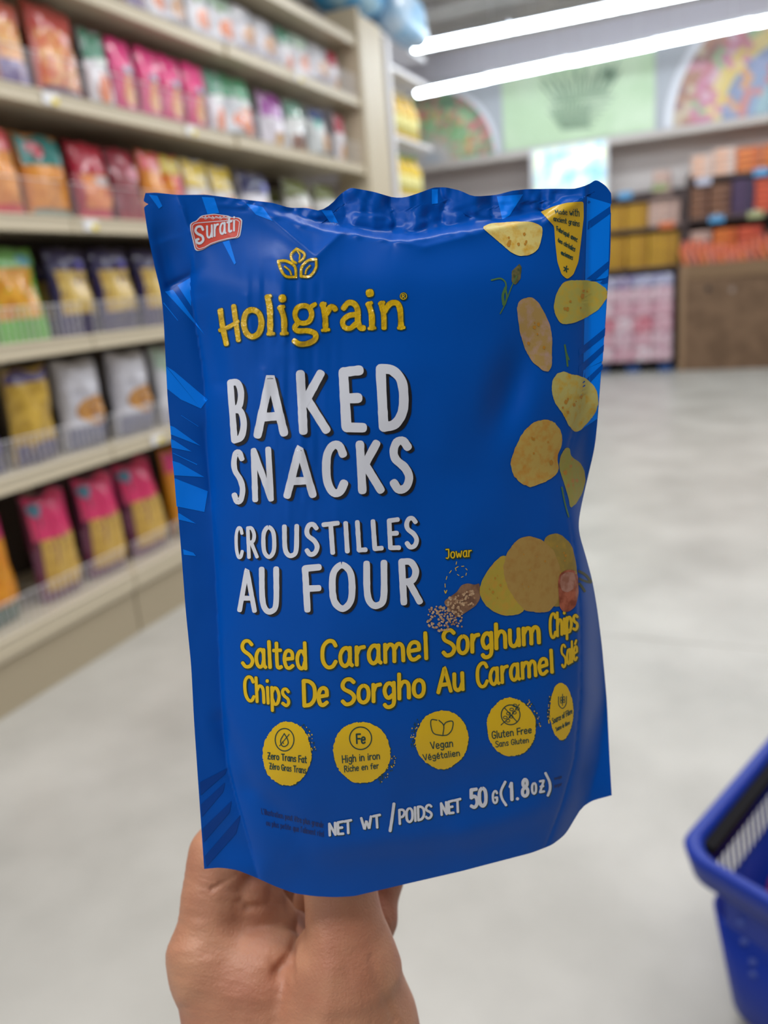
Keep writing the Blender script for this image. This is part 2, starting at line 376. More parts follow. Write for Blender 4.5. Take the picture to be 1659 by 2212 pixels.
def proto(key, wd, h, t, seed, body, top=None, win=None, base=None, emb_or_highlight=None, oval=None):
    """parts of one kind of snack bag, kept as mesh data to be shared"""
    args = (wd, h, t, seed); L = []
    nu, nv = 17, 21
    U, V = np.meshgrid(np.linspace(-1, 1, nu), np.linspace(0, 1, nv))
    Pf = bagsurf(U, V, *args).reshape(-1, 3); Pb = bagsurf(U, V, *args, side=1).reshape(-1, 3)
    fs = gridfaces(nu, nv) + [tuple(i + nu * nv for i in f) for f in gridfaces(nu, nv, True)]
    bd = [j * nu for j in range(nv)]; bd2 = [j * nu + nu - 1 for j in range(nv)]; n = nu * nv
    for a, b in zip(bd[:-1], bd[1:]): fs.append((a, b, b + n, a + n))
    for a, b in zip(bd2[:-1], bd2[1:]): fs.append((b, a, a + n, b + n))
    for i in range(nu - 1): fs.append((i + 1, i, i + n, i + 1 + n)); k = (nv - 1) * nu + i; fs.append((k, k + 1, k + 1 + n, k + n))
    L.append(('film_body', np.vstack([Pf, Pb]), fs, film(body)))
    if win: c, c2, u0, u1, v0, v1 = win; P, f = patch(u0, u1, v0, v1, args, .0015); L.append(('food_window', P, f, food(c, c2)))
    if oval: c, c2, uc, vc, ru, rv = oval; P, f = disc(uc, vc, ru, rv, args, .0022, seed); L.append(('food_picture', P, f, food(c, c2)))
    if top: c, v0, v1 = top; P, f = patch(-.97, .97, v0, v1, args, .003, wav=.02); L.append(('header_print', P, f, film(c)))
    if base: c, v0, v1 = base; P, f = patch(-.95, .95, v0, v1, args, .003, nv=5); L.append(('base_print', P, f, film(c)))
    if emb_or_highlight: c, uc, vc, ru, rv = emb_or_highlight; P, f = disc(uc, vc, ru, rv, args, .0045); L.append(('emblem', P, f, film(c)))  # real emblem, except on the crimson-orange and navy bags: a painted highlight
    out = []
    for nm, P, f, m in L:
        me = bpy.data.meshes.new(nm); me.from_pydata(P.tolist(), [], f); me.update(); me.polygons.foreach_set('use_smooth', [True] * len(f)); me.materials.append(m); out.append((nm, me))
    PROTO[key] = (out, wd, h, t)
W_, GO = (228, 228, 236), ((222, 160, 84), (190, 120, 60))
OR = ((240, 150, 60), (214, 110, 50)); SEV = ((212, 180, 96), (188, 150, 62)); NOOD = ((232, 164, 40), (206, 130, 20))
proto('redmix', .23, .37, .09, 1, (206, 100, 84), (( 204, 88, 82), .72, .97), ((240, 186, 120), (220, 110, 74), -.85, .85, .14, .74), ((96, 72, 112), .0, .15), ((250, 190, 190), .2, .62, .28, .06))
proto('tanpurple', .22, .33, .09, 2, (176, 110, 90), ((196, 96, 80), .75, .97), ((240, 190, 120), (222, 140, 70), -.8, .8, .35, .8), ((98, 80, 140), .02, .34))
proto('pink', .2, .30, .08, 3, (214, 50, 120), ((236, 62, 140), .6, .97), None, ((190, 50, 110), 0, .14), ((110, 170, 190), .1, .58, .5, .06), ((236, 176, 96), (214, 130, 70), .0, .33, .62, .2))
proto('green', .2, .30, .08, 4, W_, ((64, 140, 110), .62, .97), None, ((110, 116, 112), 0, .12), ((240, 246, 244), 0, .6, .5, .06), ((236, 140, 84), (226, 110, 50), .0, .28, .6, .18))
proto('brightgreen', .23, .35, .1, 5, (224, 228, 236), ((90, 176, 130), .64, .97), None, ((120, 126, 124), 0, .14), ((236, 246, 244), 0, .58, .6, .08), ((240, 150, 90), (232, 110, 50), .05, .32, .72, .2))
proto('purple', .2, .29, .08, 6, (226, 222, 234), ((166, 82, 172), .55, .97), None, None, ((232, 226, 240), 0, .45, .6, .1), ((220, 180, 110), (200, 150, 80), .1, .2, .55, .13))
proto('brownwhite', .19, .29, .08, 7, (226, 230, 230), ((96, 150, 130), .66, .97), ((120, 80, 60), (150, 100, 70), -.8, .1, .08, .36), None, None, ((222, 180, 110), (200, 150, 80), .5, .25, .35, .16))
proto('teal', .2, .3, .08, 8, (214, 222, 224), ((50, 70, 130), .75, .97), None, ((90, 104, 100), 0, .14), ((120, 208, 196), -.3, .68, .4, .09), ((224, 180, 96), (210, 140, 70), .2, .34, .55, .17))
proto('crimson', .2, .29, .08, 9, (232, 228, 234), ((190, 44, 76), .62, .97), None, ((214, 180, 190), 0, .1), None, ((224, 170, 90), (208, 140, 64), .0, .28, .6, .17))
proto('whitegold', .2, .3, .09, 10, (222, 222, 232), ((214, 216, 224), .7, .97), None, ((150, 148, 176), 0, .26), ((190, 206, 224), 0, .78, .5, .06), ((224, 170, 96), (202, 130, 60), .0, .46, .66, .17))
proto('whiteorange', .2, .29, .08, 11, (224, 226, 234), ((180, 206, 190), .72, .97), None, ((176, 176, 196), 0, .2), ((150, 196, 110), -.3, .7, .3, .06), ((238, 150, 96), (226, 116, 60), .1, .42, .6, .16))
proto('orangebag', .22, .31, .1, 12, (222, 140, 60), ((220, 80, 90), .74, .97), ((236, 160, 70), (214, 130, 44), -.85, .85, .2, .74), ((206, 50, 62), 0, .14), ((236, 150, 150), .1, .8, .5, .07))
proto('tealheader', .24, .34, .1, 13, (222, 140, 50), ((30, 124, 120), .62, .97), ((226, 150, 40), (206, 126, 34), -.85, .85, .14, .62), ((130, 150, 140), 0, .12), ((190, 60, 80), -.3, .8, .4, .1))
proto('crimsonorange', .22, .32, .1, 14, (170, 26, 52), ((176, 24, 56), .6, .97), ((232, 150, 80), (222, 120, 50), -.8, .85, .16, .58), ((206, 70, 90), 0, .13), ((206, 190, 190), .2, .5, .4, .06))  # the pale disc is a whitish highlight painted over the orange body
proto('darkred', .2, .31, .09, 15, (132, 24, 42), ((150, 30, 56), .6, .97), None, ((150, 40, 50), 0, .15), ((206, 120, 140), .2, .62, .5, .08), ((160, 60, 70), (120, 30, 40), 0, .3, .6, .16))
proto('redyellow', .2, .31, .09, 16, (214, 60, 80), ((212, 190, 60), .72, .97), ((232, 160, 60), (220, 120, 50), -.9, -.1, .1, .7), ((190, 50, 60), 0, .14))
proto('yellowwhite', .22, .32, .1, 17, (226, 224, 226), ((222, 194, 66), .58, .97), None, ((206, 200, 190), 0, .1), ((240, 232, 200), .1, .7, .4, .07), ((232, 170, 84), (210, 130, 60), .1, .3, .75, .2))
proto('navywhite', .22, .32, .1, 18, (216, 214, 224), ((40, 42, 96), .6, .97), None, ((120, 120, 140), 0, .12), ((120, 128, 220), .5, .72, .3, .09), ((230, 160, 84), (214, 130, 60), .0, .3, .6, .16))  # the bluish disc on the navy header is a painted highlight
proto('olive', .22, .3, .09, 19, (216, 216, 212), ((110, 122, 56), .66, .97), None, ((150, 150, 140), 0, .12), None, ((230, 150, 96), (220, 120, 70), .2, .28, .6, .16))
proto('greennoodle', .27, .35, .1, 20, (108, 176, 50), ((128, 196, 110), .8, .97), ((232, 170, 46), (206, 130, 20), -.95, .62, .24, .78), ((96, 180, 40), 0, .23), ((84, 160, 180), .45, .86, .3, .06))
proto('sev', .22, .33, .1, 21, (54, 44, 96), ((46, 38, 92), .74, .97), ((220, 190, 104), (190, 154, 66), -.86, .86, .24, .74), ((50, 42, 88), 0, .2), ((96, 90, 180), .4, .8, .25, .06))
proto('sevlean', .22, .34, .1, 22, (196, 160, 60), ((84, 70, 120), .86, .97), ((214, 176, 70), (176, 140, 40), -.9, .9, .2, .85), ((60, 50, 104), 0, .22))
proto('bluepurple', .2, .3, .1, 23, (70, 56, 140), ((60, 48, 130), .7, .97), None, ((54, 50, 96), 0, .2), ((206, 96, 130), .0, .42, .5, .12), ((120, 110, 220), (170, 170, 235), 0, .58, .7, .12))
proto('whitefood', .2, .33, .1, 24, (206, 206, 216), ((216, 216, 226), .66, .97), None, ((104, 106, 130), 0, .24), None, ((222, 166, 90), (184, 120, 50), .15, .42, .62, .17))
proto('pinkyellow', .22, .40, .13, 25, (112, 50, 80), ((226, 60, 114), .58, .97), ((214, 176, 84), (200, 160, 70), -.82, .82, .1, .58), ((110, 46, 84), 0, .09), ((96, 150, 176), -.75, .86, .2, .06))
proto('orangegreen', .22, .33, .12, 26, (222, 150, 30), ((216, 60, 120), .74, .97), ((226, 150, 30), (214, 130, 20), -.9, .9, .2, .72), ((40, 92, 76), 0, .18))
DESC = dict(redmix='tall red and orange snack mix bag', tanpurple='tan snack bag with purple base', pink='hot pink snack bag with blue strip', green='green and white snack bag', brightgreen='bright green and white chip bag',
            purple='purple topped white snack bag', brownwhite='white and brown snack bag', teal='dark blue snack bag with teal emblem', crimson='crimson topped white snack bag', whitegold='white snack bag with golden food picture',
            whiteorange='white snack bag with orange food picture', orangebag='orange snack bag with red base', tealheader='orange bag with big teal header', crimsonorange='crimson bag with orange window', darkred='dark red snack bag',
            redyellow='red and yellow snack bag', yellowwhite='yellow topped white snack bag', navywhite='navy topped white snack bag', olive='olive topped white snack bag', greennoodle='lime green bag of yellow noodles', sev='navy bag with yellow noodle window',
            sevlean='slumped golden snack bag', bluepurple='shiny purple bag with pink emblem', whitefood='silver white bag with golden heap picture', pinkyellow='pink topped bag with square yellow window', orangegreen='orange bag with green base')
ORD = ['first', 'second', 'third', 'fourth', 'fifth', 'sixth', 'seventh', 'eighth', 'ninth', 'tenth', 'eleventh', 'twelfth']
SHN = ['bottom deck', 'second shelf up', 'third shelf up', 'fourth shelf up', 'fifth shelf up', 'sixth shelf up']
cnt = {}
def place_bag(key, zi, ypos, sc_=1.0, back=0, lean=0.0, hidden=False, tilt=0.0, hs=1.0):
    out, wd, h, t = PROTO[key]
    k2 = (key, zi, back); cnt[k2] = cnt.get(k2, 0) + 1; n = cnt[k2]
    where = SHN[zi] + (', behind the front row' if back else '')
    lab = ('%s %s from left, behind front row, %s' if back else '%s %s from left on %s') % (ORD[min(n - 1, 11)], DESC[key], SHN[zi])
    x = XF - .075 - t * sc_ / 2 - back * .17
    o = empty('snack_bag', (x, ypos, SHZ[zi] + .0005 + max(0, lean) * .0006), lab, 'snack bag', '%ss on the %s' % (DESC[key], SHN[zi]))
    o.rotation_euler = (math.radians(-3 + lean), tilt, math.pi / 2 + random.uniform(-.02, .02)); o.scale = (sc_, sc_, sc_ * hs)
    for nm, me in out: link(nm, me, o)
SHX = {5: 10, 4: 18, 3: 12, 2: 6, 1: 6, 0: 0}
ROWS = {
 5: [('tanpurple', 255, 305), ('whiteorange', 300, 350), ('whitefood', 345, 395), ('whiteorange', 395, 445), ('whiteorange', 440, 500), ('whitegold', 495, 545), ('whitegold', 545, 590), ('green', 590, 625), ('whiteorange', 622, 660), ('whitegold', 660, 700), ('crimson', 700, 745)],
 4: [('tanpurple', -30, 55), ('redmix', 58, 172), ('green', 172, 232), ('pink', 228, 285), ('pink', 283, 335), ('pink', 330, 385), ('pink', 382, 432), ('green', 432, 470), ('brightgreen', 468, 545), ('purple', 548, 600), ('brownwhite', 602, 645), ('teal', 645, 700), ('crimson', 705, 758)],
 3: [('orangebag', -50, 48), ('tealheader', 46, 155), ('crimsonorange', 155, 240), ('darkred', 238, 305), ('orangebag', 303, 345), ('redyellow', 343, 395), ('yellowwhite', 390, 450), ('yellowwhite', 452, 505), ('navywhite', 510, 590), ('olive', 615, 670), ('olive', 675, 725)],
 2: [('greennoodle', -20, 112), ('sev', 118, 212), ('sev', 214, 300), ('sev', 302, 378), ('sev', 380, 450), ('sev', 450, 515), ('redyellow', 515, 575), ('redyellow', 575, 625), ('green', 630, 675), ('pink', 675, 725)],
 1: [('bluepurple', -80, 10), ('sevlean', 20, 125), ('whitefood', 135, 240), ('whitefood', 245, 340), ('whiteorange', 342, 420), ('whiteorange', 422, 495), ('purple', 497, 560), ('purple', 560, 615), ('sev', 615, 665), ('sev', 665, 715)],
 0: [('orangegreen', -70, 62), ('pinkyellow', 90, 192), ('pinkyellow', 193, 288), ('pinkyellow', 289, 378), ('orangegreen', 379, 455), ('orangegreen', 456, 520), ('pinkyellow', 521, 580), ('pinkyellow', 581, 630), ('crimson', 631, 675), ('crimson', 676, 715)]}
for zi, row in ROWS.items():
    for key, a, b in row:
        ya, yb = shelf_y(a + SHX[zi], XF - .12, SHZ[zi]), shelf_y(b + SHX[zi], XF - .12, SHZ[zi])
        if yb > 5.22: yb = 5.22
        if ya > 5.1: continue
        wd = (yb - ya) * .85; s = wd / PROTO[key][1]; s = min(max(s, .7), 1.22)
        H = {5: .27, 4: .31, 3: .31, 2: .335, 1: .35, 0: .43}[zi] 
        if key == 'redmix': H = .345
        if key == 'brightgreen': H = .34
        hs = H / (PROTO[key][2] * s); 
        place_bag(key, zi, (ya + yb) / 2, s, lean=random.uniform(-2, 2) + (9 if key == 'sevlean' else 0), hs=hs, tilt=random.uniform(-.03, .03))
        if zi in (2, 3, 4, 5) and key not in ('redmix', 'greennoodle', 'tealheader'):
            place_bag(key, zi, (ya + yb) / 2 + .03, s * .92, back=1, hs=hs * .96)

# the same shelves go on towards the camera, left of the frame
for zi, keys in {5: ('whitegold', 'green', 'tanpurple'), 4: ('crimson', 'tanpurple', 'tanpurple'), 3: ('darkred', 'orangebag', 'orangebag'), 2: ('greennoodle', 'greennoodle', 'sev'), 1: ('sevlean', 'bluepurple', 'bluepurple'), 0: ('orangegreen', 'orangegreen', 'pinkyellow')}.items():
    y = 1.44; row = ROWS[zi]; lim = shelf_y(row[0][1] + SHX[zi], XF - .12, SHZ[zi]) - .13; j = 0
    while y < lim:
        out, wd, h, t_ = PROTO[keys[j % 3]]
        o = empty('snack_bag', (XF - .12, y, SHZ[zi] + .0005), '%s %s beyond left frame edge, %s' % (ORD[j], DESC[keys[j % 3]], SHN[zi]), 'snack bag', 'snack bags left of the frame, ' + SHN[zi])
        o.rotation_euler = (math.radians(-2), 0, math.pi / 2); o.scale = (.95, .95, .95)
        for nm, me in out: link(nm, me, o)
        y += .275; j += 1

# large clear and blue package on top of the post
t = empty('wrapped_package', (XF - .1, 5.55, 3.07), 'large blue and clear wrapped package on top of the beige end post', 'package')
def blob(name, c, r, m, parent, seed, p=3.0, base=(0, 0, 0), nz=.12):
    nu, nv = 24, 14; vs = []
    for j in range(nv + 1):
        ph = -math.pi / 2 + math.pi * j / nv
        for i in range(nu):
            th = 2 * math.pi * i / nu
            d = np.array([math.cos(ph) * math.cos(th), math.cos(ph) * math.sin(th), math.sin(ph)])
            q = (abs(d) ** p).sum() ** (-1 / p); q *= 1 + nz * (float(vnoise(th * 1.3 + seed, ph * 2.2 + 5, seed)) - .5)
            vs.append(np.array(c) + d * q * np.array(r))
    fs = []
    for j in range(nv):
        for i in range(nu): fs.append((j * nu + i, j * nu + (i + 1) % nu, (j + 1) * nu + (i + 1) % nu, (j + 1) * nu + i))
    return mesh(name, vs, fs, m, parent, True, base)
blob('pack_body', (XF - .1, (shelf_y(742, XF, 3.1) + 5.75) / 2, 3.26), (.2, (5.75 - shelf_y(742, XF, 3.1)) / 2, .19), mat('blue_pack', (50, 160, 222), .45, (176, 216, 236), 7, coat=.1, bump=.3, bscale=20, bdist=.01), t, 3, base=t.location)
blob('clear_wrap', (XF + .02, 6.1, 3.17), (.13, .36, .17), mat('pale_wrap', (190, 212, 232), .35, (140, 186, 222), 6, coat=.2, bump=.4, bscale=18, bdist=.01), t, 8, base=t.location)
k = MB(); k.box((XF - .2, 5.33, 2.99), (XF + .011, 6.6, 3.02)); k.build('tray', m_white, t, base=t.location)

# ================================================================== FAR DISPLAYS
m_card = mat('cardboard', (128, 100, 76), .8, (112, 86, 64), 6)
m_cardd = mat('cardboard_edge', (150, 120, 92), .8)
# cardboard bin
bx0, bx1, by0, by1, bz = -.68, .75, 11.0, 11.55, 1.29
t = empty('cardboard_bin', ((bx0 + bx1) / 2, 11.28, 0), 'large brown cardboard bin heaped with orange packets by the far wall', 'bin')
bb = t.location
for nm, a, b in (('bin_wall', (bx0, by0, .0), (bx1, by0 + .02, bz)), ('bin_wall', (bx0, by1 - .02, 0), (bx1, by1, bz)), ('bin_wall', (bx0, by0 + .02, 0), (bx0 + .02, by1 - .02, bz)), ('bin_wall', (bx1 - .02, by0 + .02, 0), (bx1, by1 - .02, bz)), ('bin_floor', (bx0 + .02, by0 + .02, .01), (bx1 - .02, by1 - .02, .03))):
    part(nm, a, b, m_card, t, bb)
part('corner_board', (bx0 - .006, by0 - .012, 0), (bx0 + .075, by0 - .001, bz), m_cardd, t, bb)
part('top_band', (bx0, by0 - .01, bz - .17), (bx1, by0 - .001, bz), mat('cardboard_band', (134, 106, 78), .8), t, bb)
k = MB(); k.tube([(-.35, by0 - .004, .99), (-.35, by0 - .0005, .99)], .035, 16); k.build('hand_hole', m_dark, t, base=bb)
k = MB(); k.tube([(-.08, by0 - .006, .96), (-.08, by0 - .0005, .96)], .035, 16); k.build('round_sticker', mat('sticker', (150, 130, 118), .5), t, base=bb)
# packets in the bin
pk = {}
def packet_mesh(nm, sx, sy, sz, c, c2=None):
    k = MB(); k.box((-sx / 2, -sy / 2, 0), (sx / 2, sy / 2, sz), 0, min(sx, sy, sz) * .1)
    me = bpy.data.meshes.new(nm); me.from_pydata(k.v, [], k.f); me.update(); me.materials.append(mat('pack_%d_%d_%d' % c, c, .35, c2, 14, coat=.3)); return me
orc = [packet_mesh('orange_packet', .05, .14, .21, c, c2) for c, c2 in (((226, 110, 64), (240, 150, 90)), ((206, 92, 74), (230, 140, 100)), ((214, 120, 100), (196, 130, 120)))]
O18 = ['first', 'second', 'third', 'fourth', 'fifth', 'sixth', 'seventh', 'eighth', 'ninth', 'tenth', 'eleventh', 'twelfth', 'thirteenth', 'fourteenth', 'fifteenth', 'sixteenth', 'seventeenth', 'eighteenth']
bands = [('front', by0 + .105), ('middle', by0 + .275), ('back', by0 + .44)]
for r, (bn, yb) in enumerate(bands):
    for i in range(18):
        x = bx0 + .07 + i * .076; me = orc[(i * 5 + r) % 3]
        o = link('snack_packet', me); o.location = (x, yb, bz - .05 + .05 * r + .05 * math.sin(i * .5 + 1)); o.rotation_euler = (random.uniform(-.06, .06), -.32 + .03 * math.sin(i * .5), random.uniform(-.04, .04))
        tag(o, '%s orange packet from left, %s row of the cardboard bin' % (O18[i], bn), 'packet', 'orange packets in the %s row of the bin' % bn)
k = MB(); k.box((bx0 + .02, by0 + .02, .03), (bx1 - .02, by1 - .02, bz - .12)); o = k.build('filler_packets', mat('pack_fill', (200, 100, 70), .5, (150, 70, 50), 12), t, base=bb); o['kind'] = 'stuff'
# pallet with cartons
px0, px1 = -1.72, -.76
t = empty('pallet', ((px0 + px1) / 2, 11.25, 0), 'dark blue plastic pallet under the pink cartons at the far wall', 'pallet')
mb = mat('pallet_blue', (26, 74, 140), .5); md = mat('pallet_dark', (24, 22, 30), .6)
part('deck', (px0 - .02, 10.98, .1), (px1 + .02, 11.52, .13), md, t, t.location)
for i in range(3):
    x = px0 + i * (px1 - px0 - .16) / 2; part('foot', (x, 11.0, 0), (x + .16, 11.5, .1), mb, t, t.location)
cc = [packet_mesh('carton', .2385, .245, .1865, c, c2) for c, c2 in (((226, 190, 200), (206, 150, 168)), ((232, 224, 230), (220, 170, 184)), ((196, 70, 90), (226, 170, 184)), ((206, 160, 178), (226, 200, 208)))]
cmap = ['1013', '0303', '2120', '1000', '1333', '1113']
lev = ['lowest', 'second', 'third', 'fourth', 'fifth', 'top']
for l in range(6):
    for i in range(4):
        for r in range(2):
            o = link('carton', cc[int(cmap[l][i])] if l < 5 else packet_mesh('carton', .2385, .245, .14, (206, 204, 220), (150, 150, 190)) if i != 1 else packet_mesh('carton', .2385, .245, .14, (104, 90, 150), (190, 180, 200)))
            o.location = (px0 + .118 + i * .24, 11.12 + r * .25, .132 + l * .187)
            tag(o, '%s carton from left in the %s pink layer%s on pallet' % (ORD[i], lev[l], ', back' if r else ''), 'carton', 'cartons stacked on the pallet')
# product shelves on the back wall
def far_unit(x0, x1, zs, label):
    t = empty('product_shelving', ((x0 + x1) / 2, 11.75, 0), label, 'shelving')
    b = t.location; md2 = mat('dark_shelf', (84, 68, 66), .6)
    part('back_panel', (x0, 11.97, 0), (x1, 11.99, zs[-1] + .1), md2, t, b)
    for x in (x0, x1 - .03): part('upright', (x, 11.56, 0), (x + .03, 11.97, zs[-1] + .02), md2, t, b)
    for z in zs: part('shelf', (x0 + .03, 11.56, z - .035), (x1 - .03, 11.97, z), md2, t, b)
    return t
far_unit(-1.72, -.68, (.2, .75, 1.3, 1.8, 2.17), 'dark shelving unit with yellow packs behind the pallet')
far_unit(-.66, 1.4, (.2, .75, 1.3, 1.84, 2.33), 'dark shelving unit with brown and orange packs behind the cardboard bin')
def stack(x, z, n, w_, hh, c, c2, label, grp, d=.2, jit=.006):
    me = packet_mesh('flat_pack', w_, d, hh * .93, c, c2)
    for i in range(n):
        o = link('flat_pack', me); o.location = (x + random.uniform(-jit, jit), 11.70 + random.uniform(-.01, .01), z + .003 + i * hh)
        tag(o, '%s pack up in %s' % (ORD[min(i, 11)], label), 'pack', grp)
YE = ((206, 160, 50), (180, 132, 40)); PB = ((214, 180, 164), (180, 150, 140)); BR = ((140, 96, 66), (110, 72, 56)); PU = ((84, 60, 96), (60, 44, 76)); OG = ((224, 130, 50), (200, 96, 40)); RD = ((222, 100, 60), (190, 70, 50)); PE = ((232, 170, 130), (214, 190, 180))
SP = [(-1.54, 1.30, 7, .27, .06, YE, 'yellow stack left of the lower shelf'), (-1.255, 1.30, 7, .27, .06, YE, 'second yellow stack of the lower shelf'), (-.92, 1.30, 7, .37, .06, YE, 'third yellow stack of the lower shelf'),
      (-1.54, 1.80, 5, .27, .062, YE, 'yellow stack left of the upper shelf'), (-1.26, 1.80, 5, .27, .062, YE, 'second yellow stack of the upper shelf'), (-.92, 1.80, 6, .38, .054, PB, 'pink beige stack on the upper left shelf'),
      (-.95, 2.17, 6, .22, .05, PB, 'narrow peach stack above the left shelf'),
      (-.50, 1.84, 5, .22, .08, BR, 'brown stack by the left upright'), (-.26, 1.84, 5, .24, .08, BR, 'second brown stack'), (0.0, 1.84, 7, .26, .06, PU, 'purple stack'), (.27, 1.84, 6, .26, .068, RD, 'orange red stack'), (.54, 1.84, 6, .26, .068, BR, 'brown stack outside the frame'),
      (-.48, 2.33, 4, .26, .066, PE, 'pale peach stack on the top shelf'), (-.215, 2.33, 5, .25, .062, PE, 'second pale peach stack on the top shelf'), (.05, 2.33, 4, .27, .072, OG, 'orange stack on the top shelf'), (.33, 2.33, 4, .27, .072, OG, 'second orange stack on the top shelf'),
      (-.475, 1.3, 6, .26, .066, PB, 'beige stack behind the orange packets'), (-.19, 1.3, 6, .27, .066, OG, 'orange stack behind the orange packets'), (.1, 1.3, 6, .28, .066, RD, 'red stack behind the orange packets')]
for x, z, n, w_, hh, (c, c2), lb in SP: stack(x, z, n, w_, hh, c, c2, lb, 'flat packs in the ' + lb)
for px, pz, c, nm in ((1350, 422, (84, 156, 206), 'blue'), (1425, 405, (150, 160, 110), 'olive'), (1645, 372, (84, 156, 206), 'bright blue'), (1548, 473, (84, 156, 206), 'wide blue'), (1632, 463, (170, 176, 128), 'pale green'), (1520, 392, (190, 190, 206), 'silver'), (1440, 486, (222, 120, 70), 'orange')):
    p = ony(px, pz, 11.54)
    t = empty('shelf_sign', (p[0], 11.54, p[2]), '%s hanging shelf sign on the far product shelves' % nm, 'sign')
    part('card', (-.09, 0, -.04), (.09, .008, .04), mat('sign_%d_%d_%d' % c, c, .4), t); part('clip', (-.015, .006, .02), (.015, .012, .06), m_white, t)
# brown carton glimpsed over the pouch
t = empty('open_carton', (-3.25, 11.3, 1.98), 'brown carton glimpsed above the top edge of the pouch', 'carton')
part('box', (-.28, -.2, 0), (.3, .2, .36), m_cardd, t, (0, 0, 0), .004); part('tape', (-.28, -.202, .15), (.3, -.2, .19), m_cardd, t)
t = empty('wall_shelf', (-3.25, 11.45, 0), 'white wall rack under the brown carton', 'shelving')
part('top_board', (-1.1, -.4, 1.94), (1.1, .5, 1.98), m_white, t); part('front_panel', (-1.1, -.36, 0), (1.1, -.33, 1.94), m_white, t)

# ================================================================== BLUE SHOPPING BASKET
m_bas = mat('basket_blue', (5, 46, 150), .42, spec=.35)
ZR, C0 = .38, onz(1461, 1828, .38)
far = onz(1659, 1607, .38) - onz(1469, 1832, .38); far /= np.linalg.norm(far)
nr = onz(1659, 1950, .38) - onz(1500, 1857, .38); nr /= np.linalg.norm(nr)
LB, WB = .56, .40
bot = onz(1578, 2150, 0) - C0                                        # inset of the foot corner
ctr = C0 + far * LB / 2 + nr * WB / 2
def bk(a, b, z):                                                  # a along far, b along near, inset growing downwards
    s = (ZR - z) / ZR * .058
    aa = s + a * (LB - 2 * s); bbv = s + b * (WB - 2 * s)
    p = C0 + far * aa + nr * bbv; return (p[0], p[1], z)
base = (ctr[0], ctr[1], 0)
bas = empty('shopping_basket', base, 'blue plastic rolling shopping basket standing on the floor at the right edge', 'basket')
def ring(z, inset, rad=.05, n=7):
    """rounded rectangle loop at height z"""
    s = (ZR - z) / ZR * .058 + inset; pts = []
    L, W = LB - 2 * s, WB - 2 * s; r = rad
    for cx, cy, a0 in ((r, r, 270), (r, W - r, 180), (L - r, W - r, 90), (L - r, r, 0)):
        for i in range(n):
            a = math.radians(a0 - 90 * i / (n - 1)); pts.append((s + cx + r * math.cos(a), s + cy + r * math.sin(a)))
    return [tuple((C0 + far * a + nr * b)[:2]) + (z,) for a, b in pts]
def loft(rings, closed=False, capb=False):
    k = MB(); n = len(rings[0]); vs = [p for r in rings for p in r]; fs = []
    for i in range(len(rings) - 1):
        for j in range(n): fs.append((i * n + j, i * n + (j + 1) % n, (i + 1) * n + (j + 1) % n, (i + 1) * n + j))
    if capb: fs.append(tuple(range(n)))
    if closed:
        i = len(rings) - 1
        for j in range(n): fs.append((i * n + j, i * n + (j + 1) % n, (j + 1) % n, j))
    k.add(vs, fs); return k
loft([ring(ZR - .055, 0), ring(ZR - .006, -.004), ring(ZR, .0), ring(ZR + .001, .014), ring(ZR - .008, .022), ring(ZR - .03, .022), ring(ZR - .03, .006), ring(ZR - .055, .004)], True).build('rim', m_bas, bas, True, base)
loft([ring(ZR - .03, .019), ring(.305, .019), ring(.305, .023), ring(ZR - .03, .023)], True).build('upper_band', m_bas, bas, True, base)
loft([ring(.243, .018), ring(.035, .018, .045), ring(.012, .03, .04), ring(.012, .08, .02), ring(.022, .08, .02), ring(.03, .035, .04), ring(.05, .022, .045), ring(.243, .022)], True).build('lower_shell', m_bas, bas, True, base)
loft([ring(.014, .06, .03), ring(.02, .06, .03)], capb=True).build('floor_panel', m_bas, bas, True, base)
def sidebar(a, b, ax, z0, z1, wd):
    s0 = (ZR - z0) / ZR * .058 + .0185; s1 = (ZR - z1) / ZR * .058 + .0185; k = MB(); vs = []
    for s, z in ((s0, z0), (s1, z1)):
        for dw in (-wd / 2, wd / 2):
            for th in (0, .004):
                if ax == 'L': p = C0 + far * (a + dw) + nr * (s + th)
                elif ax == 'R': p = C0 + far * (a + dw) + nr * (WB - s - th)
                elif ax == 'N': p = C0 + nr * (a + dw) + far * (s + th)
                else: p = C0 + nr * (a + dw) + far * (LB - s - th)
                vs.append((p[0], p[1], z))
    k.add(vs, [(0, 1, 3, 2), (4, 6, 7, 5), (0, 4, 5, 1), (2, 3, 7, 6), (0, 2, 6, 4), (1, 5, 7, 3)]); return k
for ax, Ln in (('L', LB), ('R', LB)):
    a = .10
    while a < Ln - .08: sidebar(a, 0, ax, .238, .312, .007).build('slat', m_bas, bas, base=base); a += .024
for ax in ('N', 'F'):
    loft  # end walls stay solid between the bands
    k = sidebar(WB / 2, 0, ax, .245, .305, WB - .16); k.build('end_panel', m_bas, bas, base=base)
k = MB()
for zz, aa in ((.275, .11), (.20, .13), (.17, .13), (.235, .115), (.245, .20), (.25, .22), (.06, .2)):
    s = (ZR - zz) / ZR * .058 + .0175; p = C0 + nr * aa + far * s
    k.box((p[0] - .006, p[1] - .004, zz - .006), (p[0] + .006, p[1] + .001, zz + .006), 0, .0015)
k.build('moulded_studs', mat('basket_scuff', (60, 84, 170), .4), bas, base=base)['kind'] = 'stuff'
hp = [bk(.12, .08, ZR - .012), bk(.75, .08, ZR - .012)]
k = MB(); q = [C0 + far * a + nr * b for a, b in ((.05, .028), (.44, .028), (.44, .05), (.05, .05))]
